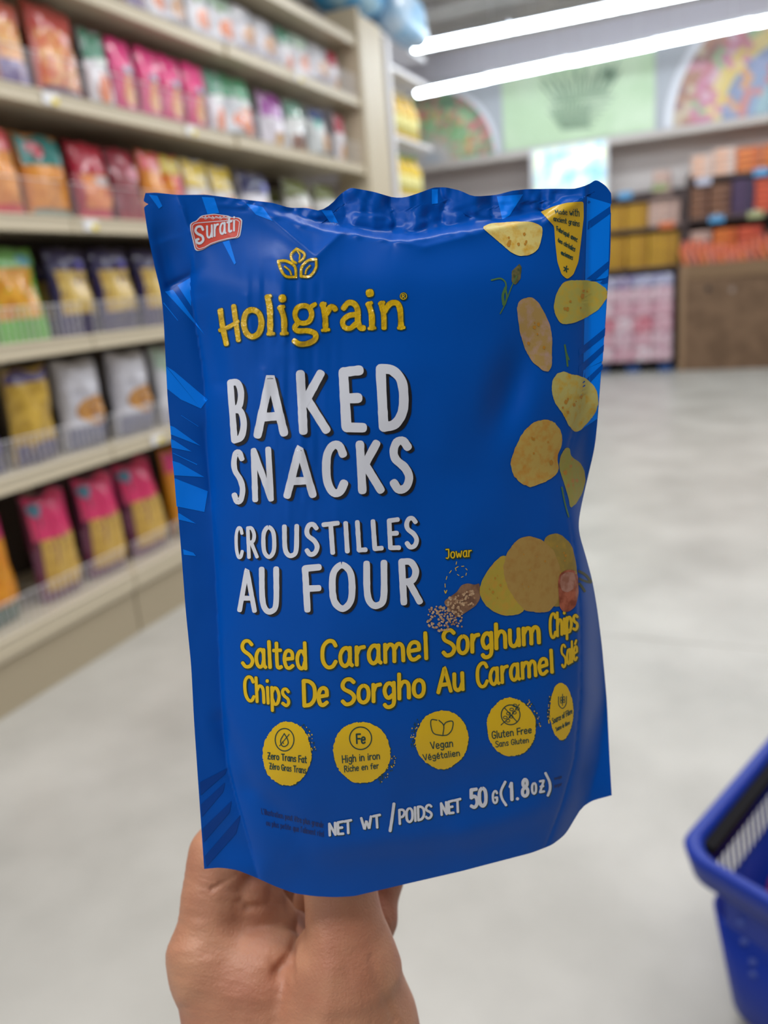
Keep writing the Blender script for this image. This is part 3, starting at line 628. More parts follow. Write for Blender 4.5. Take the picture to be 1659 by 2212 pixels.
k.add([(p[0], p[1], z) for z in (ZR - .022, ZR - .008) for p in q], [(3, 2, 1, 0), (4, 5, 6, 7), (0, 1, 5, 4), (1, 2, 6, 5), (2, 3, 7, 6), (3, 0, 4, 7)])
tag(k.build('carry_handle', mat('handle_black', (14, 12, 16), .8, spec=.15), bas, base=base), 'black folded carry handle')
# groceries in the basket
def grocery(name, p, z, r, c, c2, label, seed):
    t = empty(name, (p[0], p[1], .024), label, 'snack bag')
    blob('film_body', (0, 0, z / 2), (r[0], r[1], z / 2), mat('groc_%d_%d_%d' % c, c, .3, c2, 12, coat=.5, bump=.4, bscale=20, bdist=.01), t, seed, 2.6)
    blob('food_picture', (-r[0] * .1, -r[1] * .25, z * .72), (r[0] * .7, r[1] * .78, z * .285), food((232, 170, 90), (214, 120, 60)), t, seed + 2, 2.4)
g0 = onz(1712, 1905, .28) + far * .02 + nr * .015
grocery('grocery_bag', g0, .29, (.06, .08, .1), (170, 30, 46), (206, 70, 70), 'red snack bag with golden print inside the blue basket', 4)
grocery('grocery_bag', g0 + far * .17, .25, (.06, .07, .1), (150, 30, 40), (196, 120, 60), 'second red snack bag deeper inside the blue basket', 9)

# ================================================================== THE HELD POUCH
# outline of the pouch, measured; unprojected onto its own tilted plane at about 0.3 m and given its real bulge
LE = [(314, 417), (310, 433), (311, 436), (321, 441), (312, 446), (311, 450), (321, 516), (336, 585), (347, 626), (353, 678), (356, 741), (362, 863), (369, 935), (373, 999), (385, 1109), (392, 1198), (401, 1318), (413, 1437), (419, 1556), (428.7, 1700), (436, 1805), (441, 1877)]
RE = [(1320, 418), (1321, 442), (1310, 444), (1304, 450), (1308, 457), (1320, 460), (1318.6, 551), (1312.6, 626), (1306.6, 717), (1300.6, 777), (1296, 840), (1290, 919), (1284.5, 969), (1272.5, 1019), (1256.6, 1088), (1249, 1128), (1250, 1152), (1260, 1182), (1279, 1250), (1289.6, 1310), (1300, 1391), (1311, 1513), (1317, 1642), (1321.5, 1718)]
TE = [(314, 417), (336, 416), (383, 421), (445, 420.5), (517, 430), (589, 438), (625, 449), (662, 449), (691, 456), (716, 441), (734, 420), (756, 405), (806, 414), (850, 427), (874, 427), (910, 415), (937, 404.7), (964, 404.7), (995, 412), (1019, 423.6), (1037, 424), (1073, 421), (1106, 412), (1136, 408.6), (1196, 407.7), (1242, 408), (1272, 398.6), (1287, 387), (1311, 403), (1320, 418)]
BE = [(441, 1877), (475, 1874), (511, 1879), (549, 1894), (595, 1915), (637, 1930), (680, 1936), (722, 1938), (764, 1936), (870, 1911), (1000, 1881), (1034, 1872), (1149, 1842), (1193, 1825), (1222, 1802), (1239, 1773), (1256, 1744), (1280, 1729), (1321.5, 1718)]
def smooth_curve(pts, t, axis, sm):
    p = np.array(pts, float); s = p[:, axis]; lo_, hi_ = s[0], s[-1]
    q = lo_ + (hi_ - lo_) * t; o = 1 - axis
    d = np.linspace(s[0], s[-1], 2400); v = np.interp(d, s, p[:, o])
    if sm:
        kk = np.hanning(sm); kk /= kk.sum(); n = len(kk) // 2
        vp = np.concatenate([2 * v[0] - v[n:0:-1], v, 2 * v[-1] - v[-2:-n - 2:-1]]); v = np.convolve(vp, kk, 'valid')[:len(d)]
    r = np.empty((len(t), 2)); r[:, axis] = q; r[:, o] = np.interp(q, d, v); return r
def iz(x, y): return 3.33 * (1 - .088 * (x - 870) / 960) * (1 - .125 * (y - 1130) / 1450)
XR = [(400, 1262), (750, 1264), (850, 1262), (950, 1232), (1020, 1214), (1100, 1226), (1200, 1242), (1330, 1252), (1500, 1253), (1640, 1240), (1740, 1212), (1900, 1150)]
XL = [(400, 400), (560, 418), (620, 410), (800, 440), (1000, 452), (1300, 470), (1500, 478), (1650, 490), (1760, 520), (1900, 560)]
YT = [(300, 425), (470, 440), (560, 452), (640, 478), (700, 494), (760, 502), (850, 517), (900, 514), (1000, 495), (1075, 488), (1170, 470), (1215, 440), (1330, 410)]
def segd(x, y, a, b):
    ax, ay = a; bx, by = b; L = (bx - ax) ** 2 + (by - ay) ** 2; t = np.clip(((x - ax) * (bx - ax) + (y - ay) * (by - ay)) / L, 0, 1)
    return np.hypot(x - ax - t * (bx - ax), y - ay - t * (by - ay)), t
CREASE = [  # a, b, height (mm, + towards the viewer), half width px, sharp
    ((532, 640), (546, 735), .5, 6, 1), ((584, 640), (594, 730), .7, 7, 1), ((606, 640), (616, 735), .8, 7, 1), ((636, 745), (690, 725), .6, 8, 1), ((692, 650), (696, 715), .5, 6, 1), ((568, 800), (580, 930), .5, 7, 1), ((604, 860), (612, 940), .5, 7, 1), ((634, 800), (640, 850), .5, 6, 1), ((440, 463), (500, 515), .5, 6, 1),
    ((560, 452), (682, 553), 2.0, 26, 1), ((682, 553), (742, 498), 2.0, 24, 1), ((850, 520), (918, 533), 1.6, 24, 1), ((918, 533), (1050, 498), 2.0, 26, 1),
    ((383, 421), (410, 500), 1.8, 14, 1), ((410, 500), (420, 585), 1.6, 12, 1), ((420, 588), (350, 628), -1.8, 16, 1), ((355, 520), (385, 600), -2.2, 34, 0),
    ((1180, 480), (1262, 428), 1.6, 14, 1), ((600, 560), (620, 760), .8, 26, 0), ((640, 700), (655, 1080), .7, 22, 1), ((575, 820), (600, 1000), .6, 18, 1),
    ((480, 1560), (540, 1700), -1.4, 22, 0), ((540, 1700), (640, 1790), -1.2, 26, 0), ((500, 1760), (620, 1850), 1.4, 40, 0), ((700, 1830), (1000, 1800), 1.6, 34, 0),
    ((1000, 1800), (1180, 1745), 1.6, 32, 0), ((900, 1720), (1160, 1640), -1.0, 40, 0), ((455, 1080), (480, 1200), 1.0, 12, 1), ((440, 930), (458, 1085), -.9, 12, 1),
    ((430, 640), (470, 820), -1.6, 26, 0), ((432, 1790), (450, 1860), .8, 10, 1), ((1216, 1030), (1240, 1200), 1.6, 14, 1), ((1240, 1200), (1254, 1480), 1.2, 12, 1), ((1252, 1000), (1282, 900), -1.6, 18, 0)]
YG = np.arange(300, 2060)
def table(pts, sm=120):
    v = np.interp(YG, *zip(*pts)); kk = np.hanning(sm); kk /= kk.sum(); n = sm // 2
    return np.convolve(np.pad(v, (n, sm - 1 - n), 'edge'), kk, 'valid')
TXL, TXR, TB = table(XL, 90), table(XR, 70), table(list(zip([400, 480, 600, 900, 1300, 1600, 1750, 1850, 1940], [0, .0015, .0115, .017, .021, .020, .015, .009, .005])), 150)
def bulge(x, y):
    xl = np.interp(y, YG, TXL); xr = np.interp(y, YG, TXR); B = np.interp(y, YG, TB)
    t = np.clip((x - xl) / (xr - xl), 0, 1)
    prof = np.sin(np.pi * (t ** .9)) ** .62
    b = B * prof
    low = sstep(850, 1150, y)
    b -= low * .019 * sstep(0, 1, (x - xr) / 60.) * (1 - .5 * sstep(1500, 1720, y))          # side wall turning away
    b -= (1 - low) * .0012 * sstep(0, 12, x - xr)
    yt = np.interp(x, *zip(*YT)); d = yt - y
    amt = np.interp(x, [480, 640, 720, 1100, 1200, 1262], [0, .002, .0065, .0065, .004, .0])
    b -= amt * sstep(-6, 16, d)
    cr = sstep(520, 700, x) * (1 - sstep(1190, 1260, x)) * sstep(-4, 30, d) 
    wx = x + 14 * vnoise(x / 40, y / 22, 3)
    b += cr * .0026 * (np.abs(np.sin(wx / 34.)) ** .8 + .14 * np.sin(wx / 11. + 1) - .5)
    b += cr * .0006 * (vnoise(x / 13, y / 34, 8) - .5) * 2
    c2 = sstep(420, 560, x) * (1 - sstep(1180, 1250, x)) * sstep(-18, -2, d) * (1 - sstep(40, 60, d))
    b += c2 * .0005 * (vnoise(x / 18, y / 12, 12) - .5) * 2
    for a, e, h, wd, sh in CREASE:
        dd, tt = segd(x, y, a, e); f = np.exp(-dd / wd) if sh else np.exp(-(dd / wd) ** 2)
        if sh: f = np.where(dd < 3, np.exp(-(dd * dd / 6 + 1.5) / wd), f)
        b += h * .001 * f * (.55 + .45 * np.sin(np.pi * np.clip(tt, 0.02, .98)))
    b -= .0045 * np.exp(-((x - 1100 + (y - 850) * .25) / 42) ** 2 - ((y - 850) / 95) ** 2)
    b += .0020 * np.exp(-((x - 540) / 60) ** 2 - ((y - 1880) / 45) ** 2)
    inner = sstep(0, 60, x - xl) * sstep(0, 50, xr - x)
    b += inner * (.0014 * (vnoise(x / 150, y / 190, 1) - .5) + .0005 * (vnoise(x / 60, y / 80, 2) - .5))
    b += .0005 * (vnoise(x / 45, y / 60, 5) - .5) * (1 - inner)
    b += sstep(460, 620, y) * (1 - sstep(1050, 1250, y)) * np.exp(-((x - 620) / 90) ** 2) * .0005 * (vnoise(x / 13, y / 70, 21) - .5)
    b *= sstep(-1, 22, x - np.interp(y, [p[1] for p in LE], [p[0] for p in LE])) * .9 + .1
    return b
def topx(x, y, off=0.0):
    """point on the pouch front for outline coordinate (x, y), lifted by off metres"""
    x = np.asarray(x, float); y = np.asarray(y, float)
    d = 1 / iz(x, y) - bulge(x, y) - off
    c = np.stack([(x - CX) / F * d, -(y - CY) / F * d, -d], -1)
    return c @ R.T + CAM
m_pb = mat('pouch_blue', (0, 78, 172), .3, spec=.15, bump=.06, bscale=900, bdist=.0002)
PB0 = topx(850, 1930)
pouch = empty('snack_pouch', PB0, 'shiny blue stand-up snack pouch with yellow and white lettering held up by the hand', 'snack pouch')
def coons(nu, nv, extra=None):
    u = np.linspace(0, 1, nu); v = np.linspace(0, 1, nv)
    L = smooth_curve(LE, v, 1, 0); Rr = smooth_curve(RE, v, 1, 0)
    vs_ = np.concatenate([[0], v[1:]])
    T = smooth_curve(TE, u, 0, 60); B = smooth_curve(BE, u, 0, 90)
    # side curves smoothed away from the tear notches
    Ls = smooth_curve(LE, v, 1, 160); Rs = smooth_curve(RE, v, 1, 160); k = sstep(.03, .09, v)[:, None]
    L = L * (1 - k) + Ls * k; Rr = Rr * (1 - k) + Rs * k
    U = u[None, :, None]; V = v[:, None, None]
    P = (1 - U) * L[:, None] + U * Rr[:, None] + (1 - V) * T[None] + V * B[None] - ((1 - U) * (1 - V) * L[0] + U * (1 - V) * Rr[0] + (1 - U) * V * L[-1] + U * V * Rr[-1])
    return P
NU, NV = 290, 430
P = coons(NU, NV); W3 = topx(P[..., 0], P[..., 1]).reshape(-1, 3)
mesh('front_panel', W3, gridfaces(NU, NV, True), m_pb, pouch, True, PB0)
nu2, nv2 = 90, 430
P2 = coons(nu2, nv2); X2, Y2 = P2[..., 0], P2[..., 1]
uu = np.linspace(0, 1, nu2)[None]; vv2 = np.linspace(0, 1, nv2)[:, None]
thick = .0006 + .013 * np.clip(np.sin(np.pi * np.clip((uu - .07) / .86, 0, 1)), 0, 1) ** .6 * np.clip(np.sin(np.pi * np.clip((vv2 - .06) / .98, 0, 1)), 0, 1) ** .7
fb = bulge(X2, Y2)
back = topx(X2, Y2, -(thick + np.maximum(fb, 0) * 1.0)).reshape(-1, 3)
mesh('back_panel', back, gridfaces(nu2, nv2), m_pb, pouch, True, PB0)

# ---- printing: thin ink films lying on the front panel
def T5(o, s): return lambda x, y: (o[0] + np.asarray(x, float) / s, o[1] + np.asarray(y, float) / s)
A_ = T5((300, 380), 2.765); B_ = T5((850, 370), 3.318); C_ = T5((430, 750), 3.13); D_ = T5((1000, 780), 5.027); E_ = T5((880, 1120), 3.687); F_ = T5((480, 1330), 3.456); G_ = T5((860, 1440), 3.456); H_ = T5((400, 1640), 2.765); I_ = T5((0, 400), 3.456); J_ = T5((0, 900), 3.352); K_ = T5((0, 0), 1.0)
class Ink:
    def __init__(s): s.v = []; s.f = []; s.n = 0; s.k = 0
    def add(s, x, y, fs, off):
        x = np.asarray(x).ravel(); y = np.asarray(y).ravel()
        s.v.append(topx(x, y, off)); s.f += [tuple(i + s.n for i in f) for f in fs]; s.n += len(x)
    def stroke(s, pts, wd, off, smooth=True, jit=.06, close=False):
        p = np.array(pts, float)
        if smooth and len(p) > 2:
            q = np.vstack([p[0] * 2 - p[1], p, p[-1] * 2 - p[-2]])
            if close: q = np.vstack([p[-2], p, p[1]])
            out = []
            for i in range(1, len(q) - 2):
                t = np.linspace(0, 1, 9)[:-1][:, None]; a, b, c, d = q[i - 1], q[i], q[i + 1], q[i + 2]
                out.append(.5 * (2 * b + (c - a) * t + (2 * a - 5 * b + 4 * c - d) * t ** 2 + (3 * b - a - 3 * c + d) * t ** 3))
            p = np.vstack(out + [q[-2][None]])
        sg = np.hypot(*np.diff(p, axis=0).T); L = np.concatenate([[0], np.cumsum(sg)])
        if L[-1] < 1e-6: return
        n = max(2, int(L[-1] / max(1.6, wd * .22)) + 1); t = np.linspace(0, L[-1], n)
        p = np.stack([np.interp(t, L, p[:, 0]), np.interp(t, L, p[:, 1])], 1)
        tg = np.gradient(p, axis=0); tg /= np.maximum(np.hypot(tg[:, 0], tg[:, 1])[:, None], 1e-9); r = wd / 2
        hw = r * (1 + jit * (2 * vnoise(p[:, 0] / 9 + s.k, p[:, 1] / 9, 31) - 1))
        if not close:
            ca = np.radians([78, 55, 32])
            st = [(p[0] - tg[0] * r * .85 * math.sin(a), r * math.cos(a) ** .8, tg[0]) for a in ca]; en = [(p[-1] + tg[-1] * r * .85 * math.sin(a), r * math.cos(a) ** .8, tg[-1]) for a in ca[::-1]]
            p = np.vstack([[a[0] for a in st], p, [a[0] for a in en]]); hw = np.concatenate([[a[1] for a in st], hw, [a[1] for a in en]]); tg = np.vstack([[a[2] for a in st], tg, [a[2] for a in en]])
        nn = np.stack([-tg[:, 1], tg[:, 0]], 1)
        m = 5 if wd > 8 else 3; cs = np.linspace(-1, 1, m)
        X = p[:, 0][:, None] + nn[:, 0][:, None] * cs * hw[:, None]; Y = p[:, 1][:, None] + nn[:, 1][:, None] * cs * hw[:, None]
        s.k += 1
        s.add(X, Y, gridfaces(m, len(p), True), off + .0000035 * (s.k % 8))
    def blob(s, pts, off, wob=0., seed=0, n=None, rings=7):
        """filled shape, star shaped about its middle"""
        p = np.array(pts, float); c = p.mean(0)
        n = n or max(48, 6 * len(p)); q = np.vstack([p, p[:1]]); L = np.concatenate([[0], np.cumsum(np.hypot(*np.diff(q, axis=0).T))])
        t = np.linspace(0, L[-1], n + 1)[:-1]; e = np.stack([np.interp(t, L, q[:, 0]), np.interp(t, L, q[:, 1])], 1)
        if wob:
            kx = np.stack([np.roll(e, i, 0) for i in (-1, 0, 1)]).mean(0); d = kx - c; g = 1 + wob * (vnoise(np.arange(n) * .9 + seed, np.zeros(n) + seed, seed) - .5) * 2; e = c + d * g[:, None]
        else: e = np.stack([np.roll(e, i, 0) for i in (-1, 0, 1)]).mean(0)
        rr = np.linspace(0, 1, rings + 1)[1:]
        X = [c[0]]; Y = [c[1]]
        for r in rr: X += list(c[0] + (e[:, 0] - c[0]) * r); Y += list(c[1] + (e[:, 1] - c[1]) * r)
        fs = [(0, 1 + (k + 1) % n, 1 + k) for k in range(n)]
        for r in range(rings - 1):
            for k in range(n): fs.append((1 + r * n + k, 1 + r * n + (k + 1) % n, 1 + (r + 1) * n + (k + 1) % n, 1 + (r + 1) * n + k))
        s.add(X, Y, fs, off)
    def quad(s, q, off, nx=10, ny=16):
        q = np.array(q, float); u, v = np.meshgrid(np.linspace(0, 1, nx), np.linspace(0, 1, ny)); u = u[..., None]; v = v[..., None]
        p = (q[0] * (1 - u) + q[1] * u) * (1 - v) + (q[3] * (1 - u) + q[2] * u) * v
        s.add(p[..., 0], p[..., 1], gridfaces(nx, ny, True), off)
    def build(s, name, m, parent=None, label=None):
        o = mesh(name, np.vstack(s.v), s.f, m, parent or pouch, True, PB0)
        if label: o['label'] = label
        return o
m_wi = mat('ink_white', (216, 220, 230), .25); m_bk = mat('ink_black', (14, 16, 24), .4); m_ye = mat('ink_yellow', (226, 186, 14), .38); m_ye2 = mat('ink_yellow_gloss', (214, 174, 12), .16, bump=.7, bscale=170, coat=.8, bdist=.003)
m_gn = mat('ink_dark_green', (16, 62, 60), .4); m_lb = mat('ink_light_blue', (0, 124, 242), .34, spec=.15, bump=.1, bscale=900, bdist=.0002); m_nv = mat('ink_navy', (6, 34, 100), .4); m_mb = mat('ink_mid_blue', (0, 84, 196), .36)
O1, O2, O3 = .00016, .00026, .00036
# glyphs in a unit box: (width, [strokes]); upper case fills 0..1, lower case to .68, descenders to -.28
G = {
 'A': (.52, [[(.02, 0), (.26, 1), (.5, 0)], [(.1, .3), (.42, .3)]]), 'B': (.5, [[(.06, 0), (.06, 1)], [(.06, 1), (.3, .98), (.4, .8), (.32, .58), (.08, .53)], [(.08, .53), (.36, .48), (.46, .26), (.34, .04), (.06, 0)]]),
 'C': (.46, [[(.44, .8), (.36, .97), (.2, .98), (.06, .76), (.05, .3), (.17, .03), (.33, .02), (.44, .2)]]), 'D': (.5, [[(.06, 0), (.06, 1)], [(.06, 1), (.28, .96), (.45, .74), (.46, .3), (.3, .05), (.06, 0)]]),
 'E': (.42, [[(.4, 1), (.05, .98)], [(.05, .98), (.06, .02)], [(.06, .02), (.4, 0)], [(.06, .52), (.34, .52)]]), 'F': (.4, [[(.4, 1), (.05, .98)], [(.05, .98), (.07, 0)], [(.06, .5), (.38, .5)]]),
 'G': (.48, [[(.44, .8), (.34, .98), (.18, .97), (.05, .72), (.06, .25), (.2, .02), (.36, .04), (.44, .2), (.44, .45)], [(.44, .45), (.27, .45)]]), 'H': (.5, [[(.05, 0), (.05, 1)], [(.45, 0), (.45, 1)], [(.05, .5), (.45, .5)]]),
 'I': (.16, [[(.08, 0), (.08, 1)]]), 'J': (.38, [[(.06, 1), (.3, 1)], [(.3, 1), (.3, .25), (.2, .02), (.06, .06)]]), 'K': (.5, [[(.06, 0), (.06, 1)], [(.44, 1), (.08, .45)], [(.16, .55), (.47, 0)]]), 'L': (.4, [[(.06, 1), (.06, .02)], [(.06, .02), (.38, .02)]]),
 'N': (.5, [[(.05, 0), (.06, 1)], [(.06, 1), (.44, 0)], [(.44, 0), (.44, 1)]]), 'O': (.5, [[(.25, 1), (.08, .84), (.04, .5), (.08, .16), (.25, 0), (.42, .16), (.46, .5), (.42, .84), (.25, 1)]]),
 'P': (.44, [[(.06, 0), (.06, 1)], [(.06, 1), (.3, .97), (.42, .76), (.3, .5), (.08, .46)]]), 'R': (.5, [[(.06, 0), (.06, 1)], [(.06, 1), (.3, .98), (.42, .76), (.32, .54), (.08, .5)], [(.22, .5), (.47, 0)]]),
 'S': (.46, [[(.42, .86), (.3, .99), (.14, .97), (.05, .8), (.1, .62), (.33, .44), (.43, .24), (.34, .04), (.16, .0), (.04, .14)]]), 'T': (.48, [[(.02, .98), (.46, 1)], [(.24, .98), (.25, 0)]]),
 'U': (.5, [[(.05, 1), (.05, .3), (.14, .04), (.3, .0), (.43, .18), (.45, 1)]]), 'V': (.48, [[(.03, 1), (.25, 0), (.45, 1)]]), 'W': (.7, [[(.04, 1), (.2, 0), (.35, .7), (.5, 0), (.66, 1)]]), 'Z': (.44, [[(.05, 1), (.4, 1)], [(.4, 1), (.05, 0)], [(.05, 0), (.42, 0)], [(.1, .5), (.36, .5)]]),
 'M': (.6, [[(.05, 0), (.08, 1)], [(.08, 1), (.3, .3), (.52, 1)], [(.52, 1), (.55, 0)]]),
 'a': (.42, [[(.34, .52), (.26, .67), (.14, .64), (.05, .42), (.07, .14), (.17, .0), (.28, .08), (.34, .3)], [(.34, .68), (.34, .12), (.4, .0)]]), 'b': (.42, [[(.05, 1), (.05, .02)], [(.06, .2), (.16, .0), (.3, .06), (.38, .35), (.3, .62), (.16, .66), (.06, .48)]]),
 'c': (.36, [[(.34, .54), (.24, .68), (.1, .6), (.04, .34), (.1, .06), (.22, 0), (.34, .12)]]), 'd': (.42, [[(.34, .5), (.26, .66), (.14, .64), (.05, .4), (.08, .12), (.18, .0), (.28, .06), (.34, .26)], [(.36, 1), (.36, 0)]]),
 'e': (.42, [[(.06, .34), (.36, .38)], [(.36, .38), (.34, .6), (.22, .68), (.1, .6), (.04, .34), (.1, .06), (.22, 0), (.36, .1)]]), 'f': (.32, [[(.32, .96), (.2, 1), (.13, .86), (.13, 0)], [(.02, .62), (.28, .64)]]),
 'g': (.42, [[(.34, .54), (.24, .67), (.12, .62), (.05, .4), (.1, .16), (.2, .08), (.34, .2)], [(.36, .68), (.36, -.1), (.26, -.28), (.12, -.28), (.05, -.18)]]), 'h': (.42, [[(.05, 1), (.05, 0)], [(.06, .44), (.16, .65), (.28, .66), (.36, .5), (.37, 0)]]),
 'i': (.15, [[(.07, .66), (.08, 0)], [(.07, .9), (.075, .94)]]), 'j': (.2, [[(.12, .66), (.12, -.15), (.02, -.27)], [(.12, .9), (.125, .93)]]), 'l': (.15, [[(.07, 1), (.08, 0)]]),
 'm': (.64, [[(.05, .68), (.05, 0)], [(.06, .46), (.16, .65), (.26, .64), (.32, .48), (.32, 0)], [(.33, .46), (.42, .65), (.52, .64), (.58, .48), (.59, 0)]]), 'n': (.42, [[(.05, .68), (.05, 0)], [(.06, .44), (.16, .65), (.28, .65), (.36, .48), (.37, 0)]]),
 'o': (.42, [[(.21, .68), (.08, .58), (.04, .34), (.08, .1), (.21, 0), (.34, .1), (.38, .34), (.34, .58), (.21, .68)]]), 'p': (.42, [[(.05, .68), (.05, -.28)], [(.06, .2), (.16, .0), (.3, .06), (.38, .35), (.3, .62), (.16, .66), (.06, .48)]]),
 'q': (.42, [[(.34, .5), (.26, .66), (.14, .64), (.05, .4), (.08, .12), (.18, .0), (.28, .06), (.34, .26)], [(.36, .68), (.36, -.28)]]), 'r': (.3, [[(.05, .68), (.05, 0)], [(.06, .42), (.14, .62), (.28, .66)]]),
 's': (.36, [[(.33, .58), (.22, .68), (.09, .64), (.06, .5), (.15, .38), (.3, .28), (.33, .12), (.22, 0), (.05, .08)]]), 't': (.32, [[(.14, .95), (.14, .14), (.2, 0), (.3, .04)], [(.02, .66), (.29, .68)]]),
 'u': (.42, [[(.05, .68), (.06, .16), (.16, 0), (.28, .06), (.35, .26)], [(.36, .68), (.37, 0)]]), 'v': (.38, [[(.03, .68), (.19, 0), (.35, .68)]]), 'w': (.56, [[(.03, .68), (.15, 0), (.28, .5), (.4, 0), (.53, .68)]]),
 'x': (.36, [[(.03, .68), (.33, 0)], [(.33, .68), (.03, 0)]]), 'y': (.38, [[(.03, .68), (.19, .05)], [(.35, .68), (.1, -.28)]]), "'": (.12, [[(.06, 1), (.05, .82)]]), '.': (.14, [[(.06, .0), (.07, .03)]]),
 '0': (.5, [[(.25, 1), (.08, .84), (.04, .5), (.08, .16), (.25, 0), (.42, .16), (.46, .5), (.42, .84), (.25, 1)]]), '1': (.26, [[(.04, .8), (.16, 1)], [(.16, 1), (.17, 0)]]), '5': (.48, [[(.42, 1), (.1, 1)], [(.1, 1), (.08, .56)], [(.08, .56), (.28, .62), (.43, .44), (.42, .16), (.26, 0), (.06, .1)]]),
 '8': (.48, [[(.24, .54), (.1, .66), (.1, .88), (.24, 1), (.38, .88), (.38, .66), (.24, .54), (.06, .38), (.06, .12), (.24, 0), (.42, .12), (.42, .38), (.24, .54)]]), '(': (.24, [[(.2, 1.08), (.06, .72), (.06, .3), (.2, -.1)]]), ')': (.24, [[(.04, 1.08), (.18, .72), (.18, .3), (.04, -.1)]]),
 '/': (.3, [[(.28, 1.2), (.04, -.1)]]), ' ': (.24, [])}
for k_, b_, ac in (('é', 'e', [(.16, .8), (.28, .96)]), ('ê', 'e', [(.1, .8), (.2, .94), (.3, .8)])): G[k_] = (G[b_][0], G[b_][1] + [ac])
CORN = set('AEFHKLTVWNMZ')
def word(inks, T, txt, q, wd, pad=True, shear=0.0):
    """inks: [(Ink, dx, dy, extra width, lift)], q: four corners TL TR BR BL of the cap-height box"""
    tot = sum(G[c][0] for c in txt) + .07 * (len(txt) - 1); x0 = 0
    qx, qy = T(np.array([p[0] for p in q]), np.array([p[1] for p in q])); Q = np.stack([qx, qy], 1)
    if pad:                                        # keep the pen inside the measured box
        hgt = np.linalg.norm(Q[3] - Q[0]); wdt = np.linalg.norm(Q[1] - Q[0]); a = wd / 2 / hgt; b = wd / 2 / wdt
    else: a = b = 0
    for c in txt:
        gw, sts = G[c]
        for st in sts:
            pts = []
            for gx, gy in st:
                s = (x0 + gx) / tot; s = b + s * (1 - 2 * b); t = a + gy * (1 - 2 * a)
                top = Q[0] * (1 - s) + Q[1] * s; bo = Q[3] * (1 - s) + Q[2] * s; p = bo + (top - bo) * t; pts.append(p)
            sm = c not in CORN and len(pts) > 2
            cl = sm and np.allclose(pts[0], pts[-1])
            for ink, dx, dy, ex, off in inks: ink.stroke([p + (dx, dy) for p in pts], wd + ex, off, sm, close=cl)
        x0 += gw + .07
# big white words, letter by letter
def letters(rows, wd, name, sh, ws=()):
    a, b = Ink(), Ink()
    for n_, (c, q) in enumerate(rows):
        wq = ws[n_] if n_ < len(ws) else wd
        word([(a, sh, sh * .8, 0, O1), (a, sh * .5, sh * .4, 0, O1 + .00001), (b, 0, 0, 0, O3)], C_, c, q, wq)
    a.build('letter_shadow', m_bk, label='black drop shadow of the white lettering'); return b.build('lettering', m_wi, label='white lettering ' + name)
letters([('B', [(175, 222), (322, 205), (330, 635), (213, 657)]), ('A', [(362, 175), (600, 160), (612, 605), (358, 625)]), ('K', [(632, 150), (870, 150), (905, 585), (652, 600)]), ('E', [(925, 130), (1122, 122), (1150, 575), (945, 585)]), ('D', [(1170, 115), (1422, 105), (1426, 565), (1200, 575)])], 21, 'BAKED', 7, (14, 18, 19))
letters([('S', [(208, 692), (312, 688), (320, 1058), (215, 1067)]), ('N', [(333, 682), (502, 665), (525, 1045), (345, 1053)]), ('A', [(565, 660), (790, 650), (805, 1022), (560, 1030)]), ('C', [(817, 635), (1003, 628), (1020, 1012), (822, 1018)]), ('K', [(1040, 628), (1242, 622), (1268, 992), (1058, 1000)]), ('S', [(1273, 606), (1447, 600), (1462, 985), (1277, 993)])], 18, 'SNACKS', 6, (12, 13, 16.5))
letters([('C', [(233, 1212), (302, 1207), (305, 1430), (240, 1437)]), ('R', [(310, 1212), (388, 1207), (412, 1428), (315, 1435)]), ('O', [(411, 1205), (527, 1200), (532, 1430), (416, 1435)]), ('U', [(550, 1197), (687, 1192), (685, 1420), (558, 1428)]), ('S', [(703, 1185), (815, 1178), (822, 1412), (706, 1420)]), ('T', [(820, 1182), (957, 1172), (970, 1402), (835, 1410)]), ('I', [(970, 1175), (1010, 1172), (1022, 1395), (985, 1398)]),
         ('L', [(1045, 1168), (1130, 1163), (1147, 1388), (1058, 1393)]), ('L', [(1150, 1162), (1240, 1158), (1255, 1376), (1165, 1385)]), ('E', [(1260, 1155), (1362, 1148), (1372, 1370), (1268, 1378)]), ('S', [(1378, 1143), (1483, 1137), (1497, 1363), (1383, 1370)])], 10.2, 'CROUSTILLES', 5, (7, 7.8, 9))
letters([('A', [(253, 1490), (392, 1485), (396, 1800), (253, 1793)]), ('U', [(391, 1482), (553, 1478), (557, 1802), (400, 1808)]), ('F', [(680, 1470), (832, 1465), (838, 1790), (695, 1800)]), ('O', [(860, 1455), (1067, 1445), (1072, 1787), (872, 1795)]), ('U', [(1095, 1442), (1287, 1432), (1292, 1764), (1103, 1772)]), ('R', [(1330, 1430), (1502, 1422), (1524, 1740), (1347, 1752)])], 14.5, 'AU FOUR', 5.5, (10.5, 12.5, 14))
# brand word, emblem of three leaves
yi, gi = Ink(), Ink()
def br(T, pts, wd, sm=True, close=False, inks=None):
    x, y = T([p[0] for p in pts], [p[1] for p in pts]); p = list(zip(x, y))
    (inks or (yi, gi))[0].stroke(p, wd, O2, sm, .1, close); (inks or (yi, gi))[1].stroke([(a + .7, b + .8) for a, b in p], wd + 3.4, O1, sm, 0, close)
br(A_, [(486, 805), (500, 900), (522, 1003)], 11.5); br(A_, [(478, 806), (494, 798)], 7); br(A_, [(566, 778), (580, 880), (594, 980)], 10.5); br(A_, [(484, 922), (540, 900), (590, 868)], 8.5)
br(A_, [(678, 800), (640, 818), (626, 876), (640, 935), (676, 960), (716, 938), (732, 880), (718, 822), (678, 800)], 12, close=True)
br(A_, [(768, 722), (782, 800), (784, 940)], 12.5); br(A_, [(762, 730), (784, 716)], 8); br(A_, [(770, 944), (806, 942)], 7)
